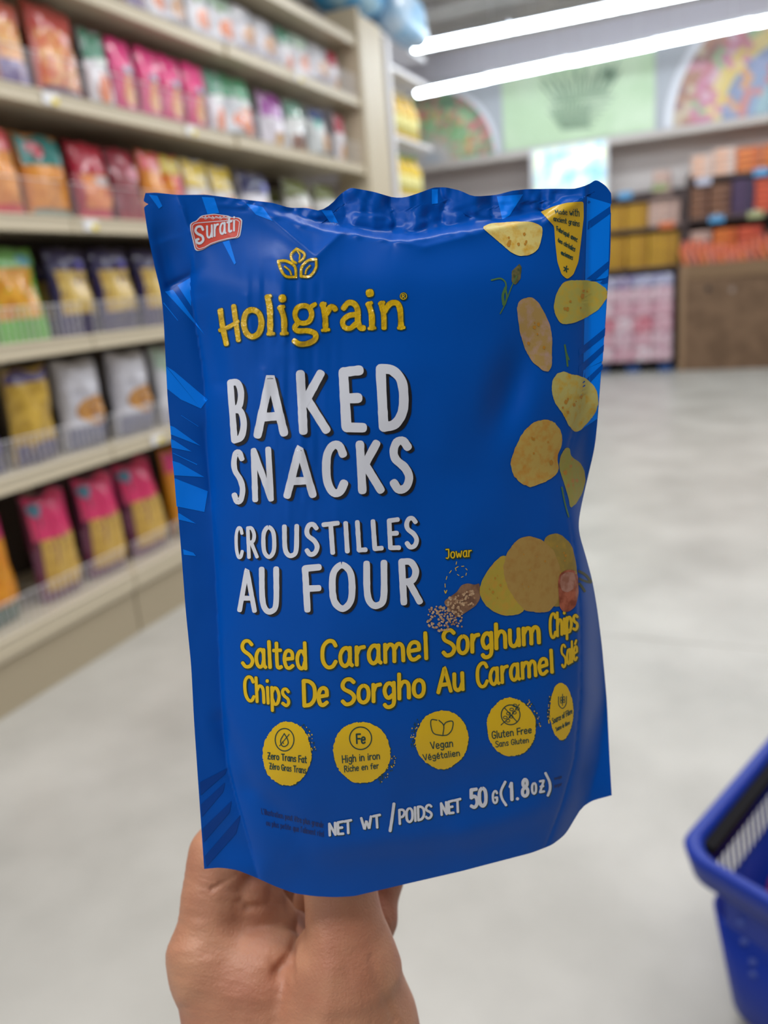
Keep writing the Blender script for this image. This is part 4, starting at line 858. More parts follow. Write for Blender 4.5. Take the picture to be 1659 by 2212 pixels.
br(A_, [(846, 785), (866, 850), (868, 938)], 12.5); br(A_, [(836, 790), (864, 780)], 8); br(A_, [(850, 942), (886, 940)], 7); br(A_, [(854, 732), (860, 731)], 17)
br(A_, [(982, 775), (946, 788), (932, 828), (948, 868), (984, 880), (1018, 866), (1032, 826), (1016, 786), (982, 775)], 10.5, close=True)
br(A_, [(1020, 786), (1052, 766)], 9); br(A_, [(950, 878), (930, 905), (950, 925), (1010, 925), (1052, 942), (1052, 975), (1010, 1000), (960, 1004), (928, 985)], 11.5)
br(A_, [(1098, 765), (1112, 840), (1114, 918)], 12); br(A_, [(1088, 772), (1112, 764)], 8); br(A_, [(1096, 922), (1134, 918)], 7); br(A_, [(1120, 822), (1146, 782), (1170, 790), (1172, 796)], 12)
br(A_, [(1222, 790), (1250, 758), (1286, 764), (1306, 800), (1308, 870), (1322, 906), (1342, 908)], 12); br(A_, [(1300, 826), (1250, 836), (1218, 866), (1226, 902), (1262, 910), (1304, 876)], 11)
br(A_, [(1372, 765), (1390, 830), (1392, 908)], 12.5); br(A_, [(1362, 768), (1388, 758)], 8); br(A_, [(1374, 911), (1410, 908)], 7); br(A_, [(1376, 700), (1382, 699)], 18)
br(A_, [(1448, 760), (1462, 830), (1464, 906)], 12); br(A_, [(1438, 764), (1462, 756)], 8); br(A_, [(1468, 808), (1500, 764), (1540, 760), (1560, 800), (1566, 906)], 12); br(A_, [(1550, 908), (1584, 905)], 7)
gi.build('letter_outline', m_gn, label='dark green outline of the brand word'); yi.build('brand_lettering', m_ye2, label='glossy yellow brand word Holigrain')
yi = Ink(); gi = Ink()
br(A_, [(942, 434), (908, 468), (916, 505), (938, 520)], 4.6); br(A_, [(942, 434), (986, 462), (982, 492), (958, 512)], 4.6)
br(A_, [(944, 446), (960, 470), (958, 500)], 2.6)
br(A_, [(832, 508), (880, 508), (930, 540), (938, 603)], 5.2); br(A_, [(832, 508), (848, 560), (880, 600), (938, 603)], 5.2); br(A_, [(870, 540), (900, 565), (910, 590)], 3)
br(A_, [(1058, 497), (1010, 505), (972, 545), (968, 600)], 5.2); br(A_, [(1058, 497), (1056, 550), (1020, 598), (968, 600)], 5.2); br(A_, [(1022, 535), (1000, 560), (994, 585)], 3)
yi.build('leaf_emblem', m_ye2, label='yellow emblem of three leaves')['kind'] = 'stuff'; yi = Ink()
br(A_, [(1598 - 18 + 19 * math.cos(a), 718 + 19 * math.sin(a)) for a in np.linspace(0, 2 * math.pi, 13)], 1.6, close=True)
for st in ([(1573, 729), (1573, 708)], [(1573, 708), (1586, 710), (1584, 718), (1574, 719)], [(1579, 719), (1587, 729)]): br(A_, st, 1.6)
gi.build('emblem_outline', m_gn)['kind'] = 'stuff'; yi.build('registered_mark', m_ye2)
# red shield
sh = [(305, 290), (318, 276), (340, 270), (370, 238), (400, 232), (450, 226), (540, 238), (548, 246), (600, 248), (618, 262), (612, 320), (604, 360), (590, 371), (540, 378), (480, 394), (430, 412), (385, 440), (350, 450), (334, 440), (320, 380), (308, 330)]
def TT(T, pts): x, y = T([p[0] for p in pts], [p[1] for p in pts]); return list(zip(x, y))
cn = np.mean(sh, 0); k = Ink(); k.blob(TT(A_, sh), O1); k.build('shield_border', m_wi)
k = Ink(); k.blob(TT(A_, [tuple(cn + (np.array(p) - cn) * .955) for p in sh]), O2); shield = k.build('shield_print', mat('ink_red', (204, 62, 44), .36), label='red shield badge with white brand name')
k = Ink(); q = [tuple(cn + (np.array(p) - cn) * np.array((.9, .86))) for p in sh if p[1] > 246 or p[0] in (305,)]; x, y = A_([p[0] for p in q], [p[1] + 3 for p in q]); k.stroke(list(zip(x, y)) + [(x[0], y[0])], 1.5, O2 + .00004, False)
for i in range(26):                      # fine ornament along the crown
    a = 365 + i * 7; x, y = A_([a, a + 5, a + 8], [252 - 8 * math.sin(i), 244 - 6 * math.sin(i * 2), 252]); k.stroke(list(zip(x, y)), 1.1, O2 + .00004)
word([(k, 0, 0, 0, O3)], A_, 'urati', [(396, 262), (582, 234), (580, 328), (398, 380)], 4.2)
x, y = A_([383, 372, 348, 338, 352, 378, 384, 366, 348, 344, 356], [322, 303, 306, 328, 346, 360, 384, 402, 398, 382, 378]); k.stroke(list(zip(x, y)), 5.2, O3)
k.build('shield_lettering', m_wi)
# flavour lines
yi, gi = Ink(), Ink()
def yw(T, s, q, wd): word([(yi, 0, 0, 0, O3), (gi, 2.2, 2.2, 1.8, O1), (gi, 0, 0, 2.4, O1 + .00004)], T, s, q, wd)
yw(F_, 'Salted', [(125, 172), (640, 190), (648, 410), (133, 392)], 7.8); yw(F_, 'Caramel', [(722, 180), (1550, 112), (1556, 330), (725, 408)], 8.6)
yw(E_, 'Sorghum', [(260, 882), (1070, 780), (1075, 1000), (263, 1114)], 8.6); yw(E_, 'Chips', [(1120, 756), (1368, 700), (1366, 886), (1124, 972)], 6)
yw(F_, 'Chips', [(145, 438), (510, 482), (512, 688), (158, 640)], 6.8); yw(F_, 'De', [(580, 474), (808, 462), (808, 680), (588, 688)], 8.6); yw(F_, 'Sorgho', [(872, 466), (1528, 402), (1530, 612), (876, 682)], 8.6)
yw(E_, 'Au', [(228, 1182), (462, 1148), (468, 1374), (226, 1404)], 8.4); yw(E_, 'Caramel', [(533, 1150), (1172, 1030), (1180, 1232), (540, 1365)], 7.6); yw(E_, 'Salé', [(1213, 1008), (1364, 948), (1362, 1122), (1224, 1204)], 4.6)
gi.build('flavour_outline', m_gn, label='dark green shadow of the flavour lines'); yi.build('flavour_lettering', m_ye, label='yellow flavour lines Salted Caramel Sorghum Chips in English and French')
# net weight
wi, gi = Ink(), Ink()
def ww(T, s, q, wd): word([(wi, 0, 0, 0, O3), (gi, 1.6, 1.6, .4, O1)], T, s, q, wd)
ww(H_, 'NET', [(848, 380), (1000, 354), (1002, 446), (852, 464)], 5.6); ww(H_, 'WT', [(1040, 346), (1172, 323), (1176, 412), (1046, 430)], 5.4); ww(H_, 'POIDS', [(1266, 298), (1480, 262), (1482, 354), (1270, 396)], 5.4)
x, y = H_([1247, 1236, 1224], [266, 350, 428]); wi.stroke(list(zip(x, y)), 6.5, O3); gi.stroke([(a + 1.6, b + 1.6) for a, b in zip(x, y)], 6.5, O1)
ww(G_, 'NET', [(305, 1015), (475, 975), (477, 1090), (312, 1118)], 5.4); ww(G_, '50', [(520, 912), (670, 888), (676, 1046), (528, 1070)], 7.6); ww(G_, 'G', [(695, 925), (750, 917), (750, 1022), (697, 1032)], 5)
for st in ([(800, 860), (768, 930), (776, 985), (806, 1034)], [(1100, 795), (1130, 860), (1134, 915), (1118, 962)]):
    x, y = G_([p[0] for p in st], [p[1] for p in st]); wi.stroke(list(zip(x, y)), 5.6, O3); gi.stroke([(a + 1.6, b + 1.6) for a, b in zip(x, y)], 5.8, O1)
ww(G_, '1', [(820, 862), (866, 856), (868, 1002), (826, 1010)], 7.2); ww(G_, '8', [(912, 834), (982, 826), (986, 972), (912, 984)], 7); x, y = G_([890, 892], [986, 987]); wi.stroke(list(zip(x, y)), 7, O3)
ww(G_, 'O', [(988, 866), (1040, 856), (1042, 952), (990, 962)], 5); ww(G_, 'Z', [(1046, 850), (1098, 840), (1100, 938), (1048, 948)], 5)
gi.build('weight_shadow', m_gn); wi.build('weight_lettering', m_wi, label='white net weight line NET WT / POIDS NET 50G (1.8OZ)')
for nq, T, s_, q, wd in (('left of', H_, "L'illustration peut être plus grande", [(450, 290), (828, 374), (828, 412), (455, 328)], 1.25), ('left of', H_, "ou plus petite que l'aliment réel", [(480, 360), (830, 428), (830, 466), (482, 396)], 1.25),
        ('right of', G_, 'Image', [(1165, 825), (1225, 805), (1225, 832), (1165, 850)], 1.1), ('right of', G_, 'larger', [(1165, 880), (1225, 858), (1225, 888), (1165, 908)], 1.1)):
    k = Ink(); word([(k, 0, 0, 0, O1)], T, s_, q, wd); k.build('small_print', m_nv, label='dark navy small print %s the net weight' % nq)
# five round claim badges
def badge(T, c, rx, ry, seed, speck, lines, icon):
    b, g, d = Ink(), Ink(), Ink()
    th = np.linspace(0, 2 * math.pi, 61)[:-1]
    rr = 1 + .035 * (vnoise(th * 2 + seed, th * 0, seed) - .5) * 2
    P_ = TT(T, [(c[0] + rx * r * math.cos(a), c[1] + ry * r * math.sin(a)) for a, r in zip(th, rr)])
    b.blob(P_, O2, .022, seed, 150); g.blob([(x + .8, y + 1.2) for x, y in P_], O1, .03, seed + 3, 150)
    rd = random.Random(seed); a0 = speck
    for i in range(60):
        a = math.radians(a0 + rd.uniform(-26, 26)); r = rd.uniform(.98, 1.2); x, y = T([c[0] + rx * r * math.cos(a)] * 2, [c[1] + ry * r * math.sin(a), c[1] + ry * r * math.sin(a) + 4])
        (g if i % 4 else b).stroke(list(zip(x, y)), rd.uniform(1.2, 2.6), O1 if i % 4 else O2, False)
    for s, q, wd in lines: word([(d, 0, 0, 0, O3)], T, s, q, wd)
    for st, wd, cl in icon:
        x, y = T([p[0] for p in st], [p[1] for p in st]); d.stroke(list(zip(x, y)), wd, O3, len(st) > 2, 0, cl)
    o = b.build('claim_badge', m_ye, label='round yellow badge reading ' + lines[0][0]); ob = g.build('badge_outline', m_gn, o); ob.location = (0, 0, 0); d.build('badge_lettering', m_gn, o)
def circ(c, rx, ry): return [(c[0] + rx * math.cos(a), c[1] + ry * math.sin(a)) for a in np.linspace(0, 2 * math.pi, 17)]
badge(F_, (484, 1034), 182, 236, 2, -32, [('Zero Trans Fat', [(333, 1018), (634, 1046), (634, 1104), (335, 1072)], 2.3), ('Zéro Gras Trans', [(345, 1096), (630, 1128), (628, 1182), (350, 1146)], 2.0)],
      [(circ((465, 926), 70, 84), 2.2, True), ([(500, 885), (428, 972)], 1.8, False), ([(463, 880), (436, 930), (444, 968), (466, 976), (490, 958), (488, 925), (463, 880)], 2.1, False), ([(450, 940), (458, 956)], 1.6, False)])
badge(F_, (1042, 1020), 216, 226, 5, 32, [('High in iron', [(888, 1042), (1180, 1018), (1182, 1072), (892, 1104)], 2.3), ('Riche en fer', [(905, 1120), (1170, 1096), (1172, 1142), (908, 1172)], 2.0), ('Fe', [(992, 878), (1076, 878), (1076, 958), (994, 960)], 3.6)], [(circ((1033, 915), 82, 84), 2.4, True)])
badge(G_, (328, 546), 198, 216, 7, 192, [('Vegan', [(233, 562), (412, 540), (415, 600), (243, 622)], 2.3), ('Végétalien', [(178, 655), (462, 618), (466, 668), (188, 706)], 2.1)],
      [([(290, 400), (248, 398), (246, 450), (268, 500), (330, 515)], 2.2, False), ([(304, 400), (340, 440), (334, 514)], 2.2, False), ([(340, 440), (360, 415), (408, 410), (402, 470), (370, 508), (330, 515)], 2.2, False)])
wh = [([(768, 436), (840, 370), (905, 282)], 1.8, False)] + [(circ((810 + 24 * i + s * 10, 392 - 30 * i + s * 12), 15, 10), 1.5, True) for i in range(4) for s in (-1, 1)]
badge(G_, (842, 452), 184, 216, 11, -28, [('Gluten Free', [(693, 482), (1000, 444), (1002, 496), (698, 544)], 2.3), ('Sans Gluten', [(722, 556), (978, 526), (980, 568), (725, 606)], 1.9)], [(circ((840, 360), 70, 74), 2.2, True), ([(794, 308), (888, 412)], 2, False)] + wh)
badge(G_, (1220, 336), 88, 210, 14, 185, [('Source of Fibre', [(1145, 386), (1302, 306), (1304, 350), (1150, 434)], 1.6), ('Source de fibres', [(1172, 452), (1284, 396), (1284, 430), (1178, 488)], 1.3)],
      [([(1197, 225), (1200, 285), (1228, 312), (1254, 280), (1257, 222)], 1.8, False), ([(1228, 290), (1228, 205)], 1.5, False), (circ((1218, 240), 7, 14), 1.4, True), (circ((1238, 236), 7, 14), 1.4, True), (circ((1218, 262), 7, 12), 1.4, True), (circ((1238, 258), 7, 12), 1.4, True)])
# grain name and dashed arrow
yi, gi = Ink(), Ink(); yw(E_, 'Jowar', [(297, 243), (516, 225), (516, 306), (299, 325)], 2.7)
pa = np.array([(392, 345), (382, 395), (398, 445), (430, 468), (466, 452), (476, 410), (450, 380), (405, 383), (350, 415), (315, 462), (300, 520), (303, 590)], float); pp = []
for i in range(len(pa) - 1):
    for t in np.linspace(0, 1, 6)[:-1]: pp.append(pa[i] * (1 - t) + pa[i + 1] * t)
for i in range(0, len(pp) - 3, 5):
    x, y = E_([p[0] for p in pp[i:i + 3]], [p[1] for p in pp[i:i + 3]]); yi.stroke(list(zip(x, y)), 1.5, O2, False)
x, y = E_([296, 304, 314], [574, 598, 572]); yi.stroke(list(zip(x, y)), 1.8, O2, False)
yi.build('grain_lettering', m_ye, label='small yellow word Jowar with dashed arrow'); gi.build('grain_letter_outline', m_gn)
# printed pictures: chips, scoop, grains, caramel, sprigs, tag
def chipm(i, c, c2): return mat('chip_print_%d' % i, c, .42, c2, 330, spec=.25, bump=.2, bscale=700, lo=.46, hi=.7, detail=9, bdist=.0003)
CH = [(B_, [(632, 400), (700, 372), (860, 360), (1000, 362), (1072, 400), (1062, 480), (1040, 560), (980, 600), (900, 608), (840, 580), (760, 510), (690, 450)], (214, 196, 118), (206, 162, 60)),
      (B_, [(1148, 960), (1165, 880), (1210, 800), (1250, 782), (1380, 780), (1460, 795), (1530, 845), (1532, 905), (1470, 990), (1380, 1050), (1300, 1085), (1230, 1098), (1190, 1085), (1155, 1020)], (176, 168, 84), (196, 164, 60)),
      (B_, [(884, 980), (900, 930), (950, 905), (1000, 905), (1040, 940), (1090, 1030), (1125, 1110), (1138, 1200), (1135, 1400), (1105, 1443), (1060, 1420), (990, 1360), (940, 1270), (905, 1150)], (170, 140, 84), (176, 146, 130)),
      (D_, [(965, 300), (975, 200), (1030, 130), (1100, 112), (1160, 140), (1250, 155), (1340, 190), (1420, 260), (1462, 350), (1472, 450), (1440, 560), (1360, 670), (1260, 765), (1215, 772), (1150, 700), (1090, 580), (1010, 470), (975, 380)], (186, 176, 104), (196, 156, 50)),
      (D_, [(515, 1100), (560, 960), (620, 830), (680, 740), (780, 655), (910, 632), (990, 660), (1050, 730), (1080, 830), (1075, 920), (1035, 1000), (1025, 1080), (1045, 1170), (1010, 1240), (900, 1310), (740, 1370), (640, 1335), (545, 1240)], (188, 160, 84), (190, 138, 58)),
      (D_, [(1045, 1120), (1062, 1030), (1110, 940), (1160, 940), (1170, 1020), (1200, 1055), (1270, 1100), (1320, 1190), (1333, 1300), (1290, 1450), (1230, 1550), (1165, 1595), (1150, 1500), (1100, 1330), (1055, 1200)], (160, 156, 74), (172, 150, 66)),
      (E_, [(1085, 170), (1120, 130), (1190, 115), (1240, 140), (1310, 210), (1340, 330), (1355, 450), (1340, 620), (1230, 700), (1150, 700), (1100, 400)], (150, 128, 62), (170, 140, 60)),
      (E_, [(575, 560), (600, 480), (650, 400), (700, 340), (760, 290), (830, 320), (900, 500), (935, 740), (860, 770), (780, 775), (690, 745), (620, 690), (580, 620)], (176, 156, 62), (190, 150, 60)),
      (E_, [(765, 370), (790, 280), (840, 205), (900, 155), (970, 140), (1040, 155), (1085, 180), (1170, 260), (1220, 400), (1230, 550), (1200, 660), (1130, 740), (1060, 750), (940, 735), (860, 650), (800, 550), (770, 460)], (170, 138, 76), (164, 126, 66))]
for i, (T, pts, c, c2) in enumerate(CH):
    k = Ink(); k.blob(TT(T, pts), O2 + .00002 * max(i - 5, 0), .012, i); o = k.build('chip_picture', chipm(i, c, c2))
    k = Ink(); cen = np.mean(TT(T, pts), 0); rd = random.Random(i); ex = np.ptp(np.array(TT(T, pts)), axis=0)
    for j in range(7):
        a = cen + np.array((rd.uniform(-.24, .24), rd.uniform(-.24, .24))) * ex; r = rd.uniform(1.5, 4.5) * (1 if i < 6 else .6)
        k.blob([(a[0] + r * math.cos(t), a[1] + r * 1.3 * math.sin(t)) for t in np.linspace(0, 6.28, 9)[:-1]], O3 + .00003 * max(i - 5, 0), .25, j, 18, 2)
    k.build('toasted_spot', mat('toast_print', (184, 130, 40), .4), o)
k = Ink(); k.blob(TT(E_, [(395, 585), (430, 530), (480, 515), (540, 530), (575, 512), (580, 640), (545, 695), (400, 792), (370, 770), (300, 690), (290, 660)]), O1 + .00004); k.build('scoop_picture', mat('scoop_print', (140, 104, 78), .5, (112, 78, 60), 300))
k = Ink(); rd = random.Random(3); pl = []
while len(pl) < 190:
    x, y = rd.uniform(160, 540), rd.uniform(545, 905); s = (x - 160) / 380
    if y > 560 + (1 - s) * 120 and (y < 700 + (1 - s) * 190 if x > 440 else y < 905 - abs(x - 270) * .25) and (x < 300 or y > 540) and not (x < 300 and y < 700) : pl.append((x, y))
    if len(pl) and x > 440 and y > 690: pl.pop()
for i, (x, y) in enumerate(sorted(pl, key=lambda p: p[1])):
    r = rd.uniform(9, 13); a, b = E_([x + r * math.cos(t) for t in np.linspace(0, 6.28, 9)[:-1]], [y + r * math.sin(t) for t in np.linspace(0, 6.28, 9)[:-1]]); k.blob(list(zip(a, b)), O2 + .0000012 * i, 0, 0, 9, 1)
o = k.build('grain_picture', mat('grain_print', (206, 176, 140), .5, (150, 110, 80), 900, lo=.35, hi=.65)); o['kind'] = 'stuff'
k = Ink(); k.blob(TT(E_, [(1200, 500), (1215, 440), (1270, 408), (1330, 410), (1358, 450), (1365, 600), (1340, 700), (1290, 742), (1240, 745), (1210, 700)]), O3 + .0001); o = k.build('caramel_picture', mat('caramel_print', (132, 60, 36), .25, (176, 96, 70), 260))
k = Ink(); k.blob(TT(E_, [(1215, 520), (1222, 455), (1270, 425), (1325, 430), (1340, 480), (1325, 560), (1275, 590), (1230, 575)]), O3 + .00016); k.build('caramel_shine', mat('caramel_top_print', (176, 128, 112), .25, (150, 96, 76), 300), o)
k = Ink()
for st, wd in (([(1368, 420), (1420, 450), (1462, 500)], 6), ([(1372, 480), (1420, 500), (1462, 508)], 5), ([(1372, 520), (1395, 550), (1412, 578)], 6)): x, y = E_([p[0] for p in st], [p[1] for p in st]); k.stroke(list(zip(x, y)), wd, O2)
k.build('pod_picture', mat('pod_print', (66, 74, 50), .5))
k = Ink(); k.blob(TT(B_, [(846, 720), (900, 664), (918, 680), (911, 770), (872, 818), (848, 800)]), O1, .06, 3); k.build('sprig_head', mat('sprig_brown', (104, 96, 56), .5, (60, 70, 40), 500))
k = Ink()
for st, wd in (([(765, 1020), (800, 950), (845, 830), (885, 750)], 2.4), ([(702, 780), (765, 768), (800, 792), (808, 830)], 3.4), ([(790, 955), (784, 890), (803, 835)], 6), ([(800, 950), (812, 900), (803, 840)], 4), ([(1228, 1245), (1240, 1320), (1248, 1395)], 4), ([(1235, 1290), (1258, 1350)], 3)):
    x, y = B_([p[0] for p in st], [p[1] for p in st]); k.stroke(list(zip(x, y)), wd, O1 + .00003)
x, y = D_([1075, 1095, 1120, 1150], [1370, 1480, 1590, 1690]); k.stroke(list(zip(x, y)), 3.4, O2)
k.build('sprig_picture', mat('sprig_green', (70, 112, 60), .5))
k = Ink(); k.blob(TT(B_, [(1050, 292), (1150, 250), (1240, 225), (1362, 216), (1364, 330), (1342, 520), (1325, 650), (1290, 740), (1245, 775), (1205, 740), (1175, 650), (1160, 520), (1152, 400), (1120, 325)]), O2, n=120, rings=12)
o = k.build('yellow_tag_print', mat('ink_tag_yellow', (206, 168, 40), .3), label='yellow pointed tag reading Made with ancient grains')
k = Ink()
for s, q in (('Made with', [(1150, 275), (1335, 262), (1335, 330), (1160, 305)]), ('ancient grains', [(1140, 318), (1338, 352), (1335, 400), (1145, 356)]), ('Fabriqué avec', [(1165, 388), (1325, 470), (1318, 512), (1168, 425)]), ('des céréales', [(1172, 470), (1310, 540), (1300, 580), (1178, 506)]), ('anciennes', [(1195, 560), (1292, 600), (1285, 640), (1200, 596)])): word([(k, 0, 0, 0, O3)], B_, s, q, 1.6)
for a in range(5): x, y = B_([1236 + 4 * math.cos(a * 1.26), 1236 + 17 * math.cos(a * 1.26)], [700 + 5 * math.sin(a * 1.26), 700 + 22 * math.sin(a * 1.26)]); k.stroke(list(zip(x, y)), 2.6, O3, False)
k.build('tag_lettering', m_gn, o)
# light blue rays printed on the side margins
k = Ink()
for T, q in ((I_, [(1232, 795), (1292, 780), (1530, 1120), (1500, 1085)]), (I_, [(1325, 748), (1422, 690), (1428, 905), (1425, 900)]), (I_, [(1218, 880), (1224, 876), (1330, 1010), (1326, 1012)]), (I_, [(1240, 1350), (1300, 1388), (1550, 1600), (1500, 1668)]), (I_, [(1240, 1355), (1500, 1668), (1350, 1600), (1248, 1520)]),
             (I_, [(1350, 1718), (1352, 1716), (1482, 1800), (1480, 1803)]), (I_, [(1270, 1795), (1300, 1805), (1500, 1948), (1275, 1860)]), (I_, [(1275, 1895), (1300, 1905), (1432, 1990), (1280, 1960)]), (J_, [(1248, 320), (1300, 335), (1480, 438), (1262, 425)]), (J_, [(1262, 445), (1505, 540), (1480, 690), (1278, 650)]),
             (J_, [(1288, 700), (1300, 700), (1420, 775), (1292, 745)]), (J_, [(1250, 265), (1255, 262), (1430, 345), (1425, 350)]), (J_, [(1325, 960), (1400, 985), (1420, 1010), (1330, 1000)]), (A_, [(375, 125), (450, 130), (480, 222), (410, 228)]), (A_, [(500, 395), (540, 385), (580, 520), (570, 530)]), (A_, [(60, 112), (110, 118), (140, 180), (120, 196)]),
             (A_, [(640, 165), (740, 185), (800, 270), (700, 232)]), (A_, [(1090, 205), (1150, 205), (1200, 300), (1150, 290)]), (B_, [(740, 180), (930, 165), (830, 320), (780, 345)]), (B_, [(275, 130), (318, 128), (318, 230), (275, 235)])):
    k = Ink(); k.quad(TT(T, q), O1 - .00006, 14, 20); k.build('ray_print', m_lb, label='light blue ray')
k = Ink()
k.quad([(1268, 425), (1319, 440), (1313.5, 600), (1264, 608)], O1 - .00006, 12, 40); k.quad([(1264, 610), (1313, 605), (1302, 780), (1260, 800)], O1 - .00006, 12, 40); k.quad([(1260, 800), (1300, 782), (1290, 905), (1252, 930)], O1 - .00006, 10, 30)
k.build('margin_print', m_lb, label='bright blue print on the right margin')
k = Ink()
for T, q in ((B_, [(1395, 360), (1555, 250), (1557, 300), (1392, 420)]), (B_, [(1385, 770), (1546, 640), (1545, 690), (1440, 785)]), (B_, [(1330, 1275), (1520, 1120), (1515, 1180), (1330, 1330)]), (B_, [(1328, 1400), (1510, 1240), (1506, 1290), (1328, 1460)]), (B_, [(1480, 800), (1538, 750), (1534, 800), (1500, 810)]), (B_, [(1326, 1540), (1500, 1380), (1498, 1420), (1330, 1600)])):
    k = Ink(); k.quad(TT(T, q), O1, 12, 20); k.build('margin_ray', m_pb, label='dark blue diagonal ray')
k = Ink()
for q in ([(432, 1690), (490, 1660), (486, 1672), (433, 1718)], [(434, 1738), (486, 1690), (482, 1710), (436, 1765)], [(438, 1790), (500, 1730), (496, 1755), (440, 1820)], [(442, 1850), (520, 1760), (510, 1800), (446, 1872)]): 
    k = Ink(); k.quad(q, O1); k.build('margin_ray', mat('ink_shade_blue', (0, 60, 142), .36, spec=.2))

# ================================================================== THE HAND
def cp(x, y, d): return np.array([(x - CX) / F * d, -(y - CY) / F * d, -d])
def cones(L):
    out = []
    for (a, b) in L: out.append((cp(*a[:3]), a[3] / F * a[2], cp(*b[:3]), b[3] / F * b[2]))
    return out
thumb = cones([((772, 1720, .350, 60), (757, 1800, .350, 72)), ((757, 1800, .350, 72), (726, 1905, .343, 79)), ((726, 1905, .343, 79), (731, 2010, .340, 90)), ((731, 2010, .340, 90), (742, 2100, .340, 116)), ((742, 2100, .340, 116), (740, 2230, .345, 160)), ((740, 2230, .345, 160), (690, 2430, .358, 175))])
index = cones([((448, 2045, .352, 78), (462, 1930, .356, 60)), ((462, 1930, .356, 60), (478, 1850, .360, 64)), ((478, 1850, .360, 64), (540, 1770, .366, 58)), ((540, 1770, .366, 58), (650, 1730, .368, 52)), ((650, 1730, .368, 52), (700, 1745, .368, 46))])
inner = cones([((535, 1915, .366, 66), (572, 1985, .372, 70)), ((520, 1940, .361, 60), (545, 1990, .361, 58))])
web = cones([((470, 2080, .354, 92), (560, 2110, .352, 98)), ((560, 2110, .352, 98), (640, 2230, .352, 130)), ((470, 2090, .358, 95), (565, 2260, .358, 140))])
palm = cones([((565, 2250, .358, 142), (640, 2440, .37, 175)), ((640, 2440, .37, 175), (690, 2700, .385, 165)), ((690, 2700, .385, 165), (740, 3150, .41, 165)), ((740, 3150, .41, 165), (800, 3700, .44, 180)), ((600, 2080, .388, 110), (640, 2300, .38, 140))])
middle = cones([((520, 2040, .392, 62), (505, 1900, .396, 58)), ((505, 1900, .396, 58), (580, 1770, .400, 55)), ((580, 1770, .400, 55), (760, 1790, .394, 52)), ((760, 1790, .394, 52), (822, 1880, .386, 50)), ((822, 1880, .386, 50), (806, 1985, .376, 46)), ((806, 1985, .376, 46), (780, 2060, .372, 50))])
ring_ = cones([((600, 2080, .412, 58), (570, 1930, .424, 54)), ((570, 1930, .424, 54), (640, 1830, .428, 52)), ((640, 1830, .428, 52), (770, 1850, .42, 48)), ((770, 1850, .42, 48), (790, 1960, .408, 46)), ((790, 1960, .408, 46), (740, 2060, .398, 46))])
little = cones([((660, 2140, .425, 54), (640, 2010, .446, 48)), ((640, 2010, .446, 48), (690, 1930, .45, 46)), ((690, 1930, .45, 46), (770, 1960, .44, 42)), ((770, 1960, .44, 42), (770, 2050, .428, 42))])
def sd_cone(Pt, a, ra, b, rb):
    ba = b - a; pa = Pt - a; h = np.clip((pa @ ba) / (ba @ ba), 0, 1); return np.sqrt(((pa - h[:, None] * ba) ** 2).sum(1)) - (ra + (rb - ra) * h)
def smin(a, b, k): h = np.clip(.5 + .5 * (b - a) / k, 0, 1); return b * (1 - h) + a * h - k * h * (1 - h)
def chain(Pt, L, k=.006):
    d = None
    for c in L: e = sd_cone(Pt, *c); d = e if d is None else smin(d, e, k)
    return d
CUT = [((515, 1903, .338), (560, 1884, .340), 8, .004), ((560, 1884, .338), (610, 1890, .340), 12, .005), ((455, 1925, .342), (515, 1903, .340), 5, .0014), ((508, 1978, .336), (522, 1996, .336), 7, .0034), ((522, 1996, .336), (565, 2001, .336), 7, .0048), ((565, 2001, .336), (645, 2003, .340), 10, .0075), ((612, 1885, .345), (628, 1990, .342), 34, .015), ((632, 2000, .340), (624, 2090, .334), 10, .0065), ((624, 2090, .332), (600, 2150, .326), 9, .0026),
       ((596, 2108, .333), (632, 2078, .335), 9, .005), ((585, 2090, .333), (600, 2108, .335), 7, .0016), ((470, 1960, .335), (512, 1980, .336), 4, .0009), ((455, 2000, .330), (520, 2018, .332), 3.2, .0006), ((500, 2046, .330), (600, 2026, .332), 3.2, .0007), ((520, 2070, .330), (606, 2050, .332), 3.2, .0007), ((470, 2030, .330), (560, 2040, .332), 3, .0005), ((560, 1925, .330), (600, 1960, .332), 4, .0007), ((480, 1935, .330), (540, 1925, .332), 4, .0008),
       ((455, 1880, .33), (500, 1872, .33), 4, .0006), ((720, 2060, .33), (700, 2180, .33), 22, -.0009), ((800, 2050, .33), (850, 2190, .33), 7, .0007)]
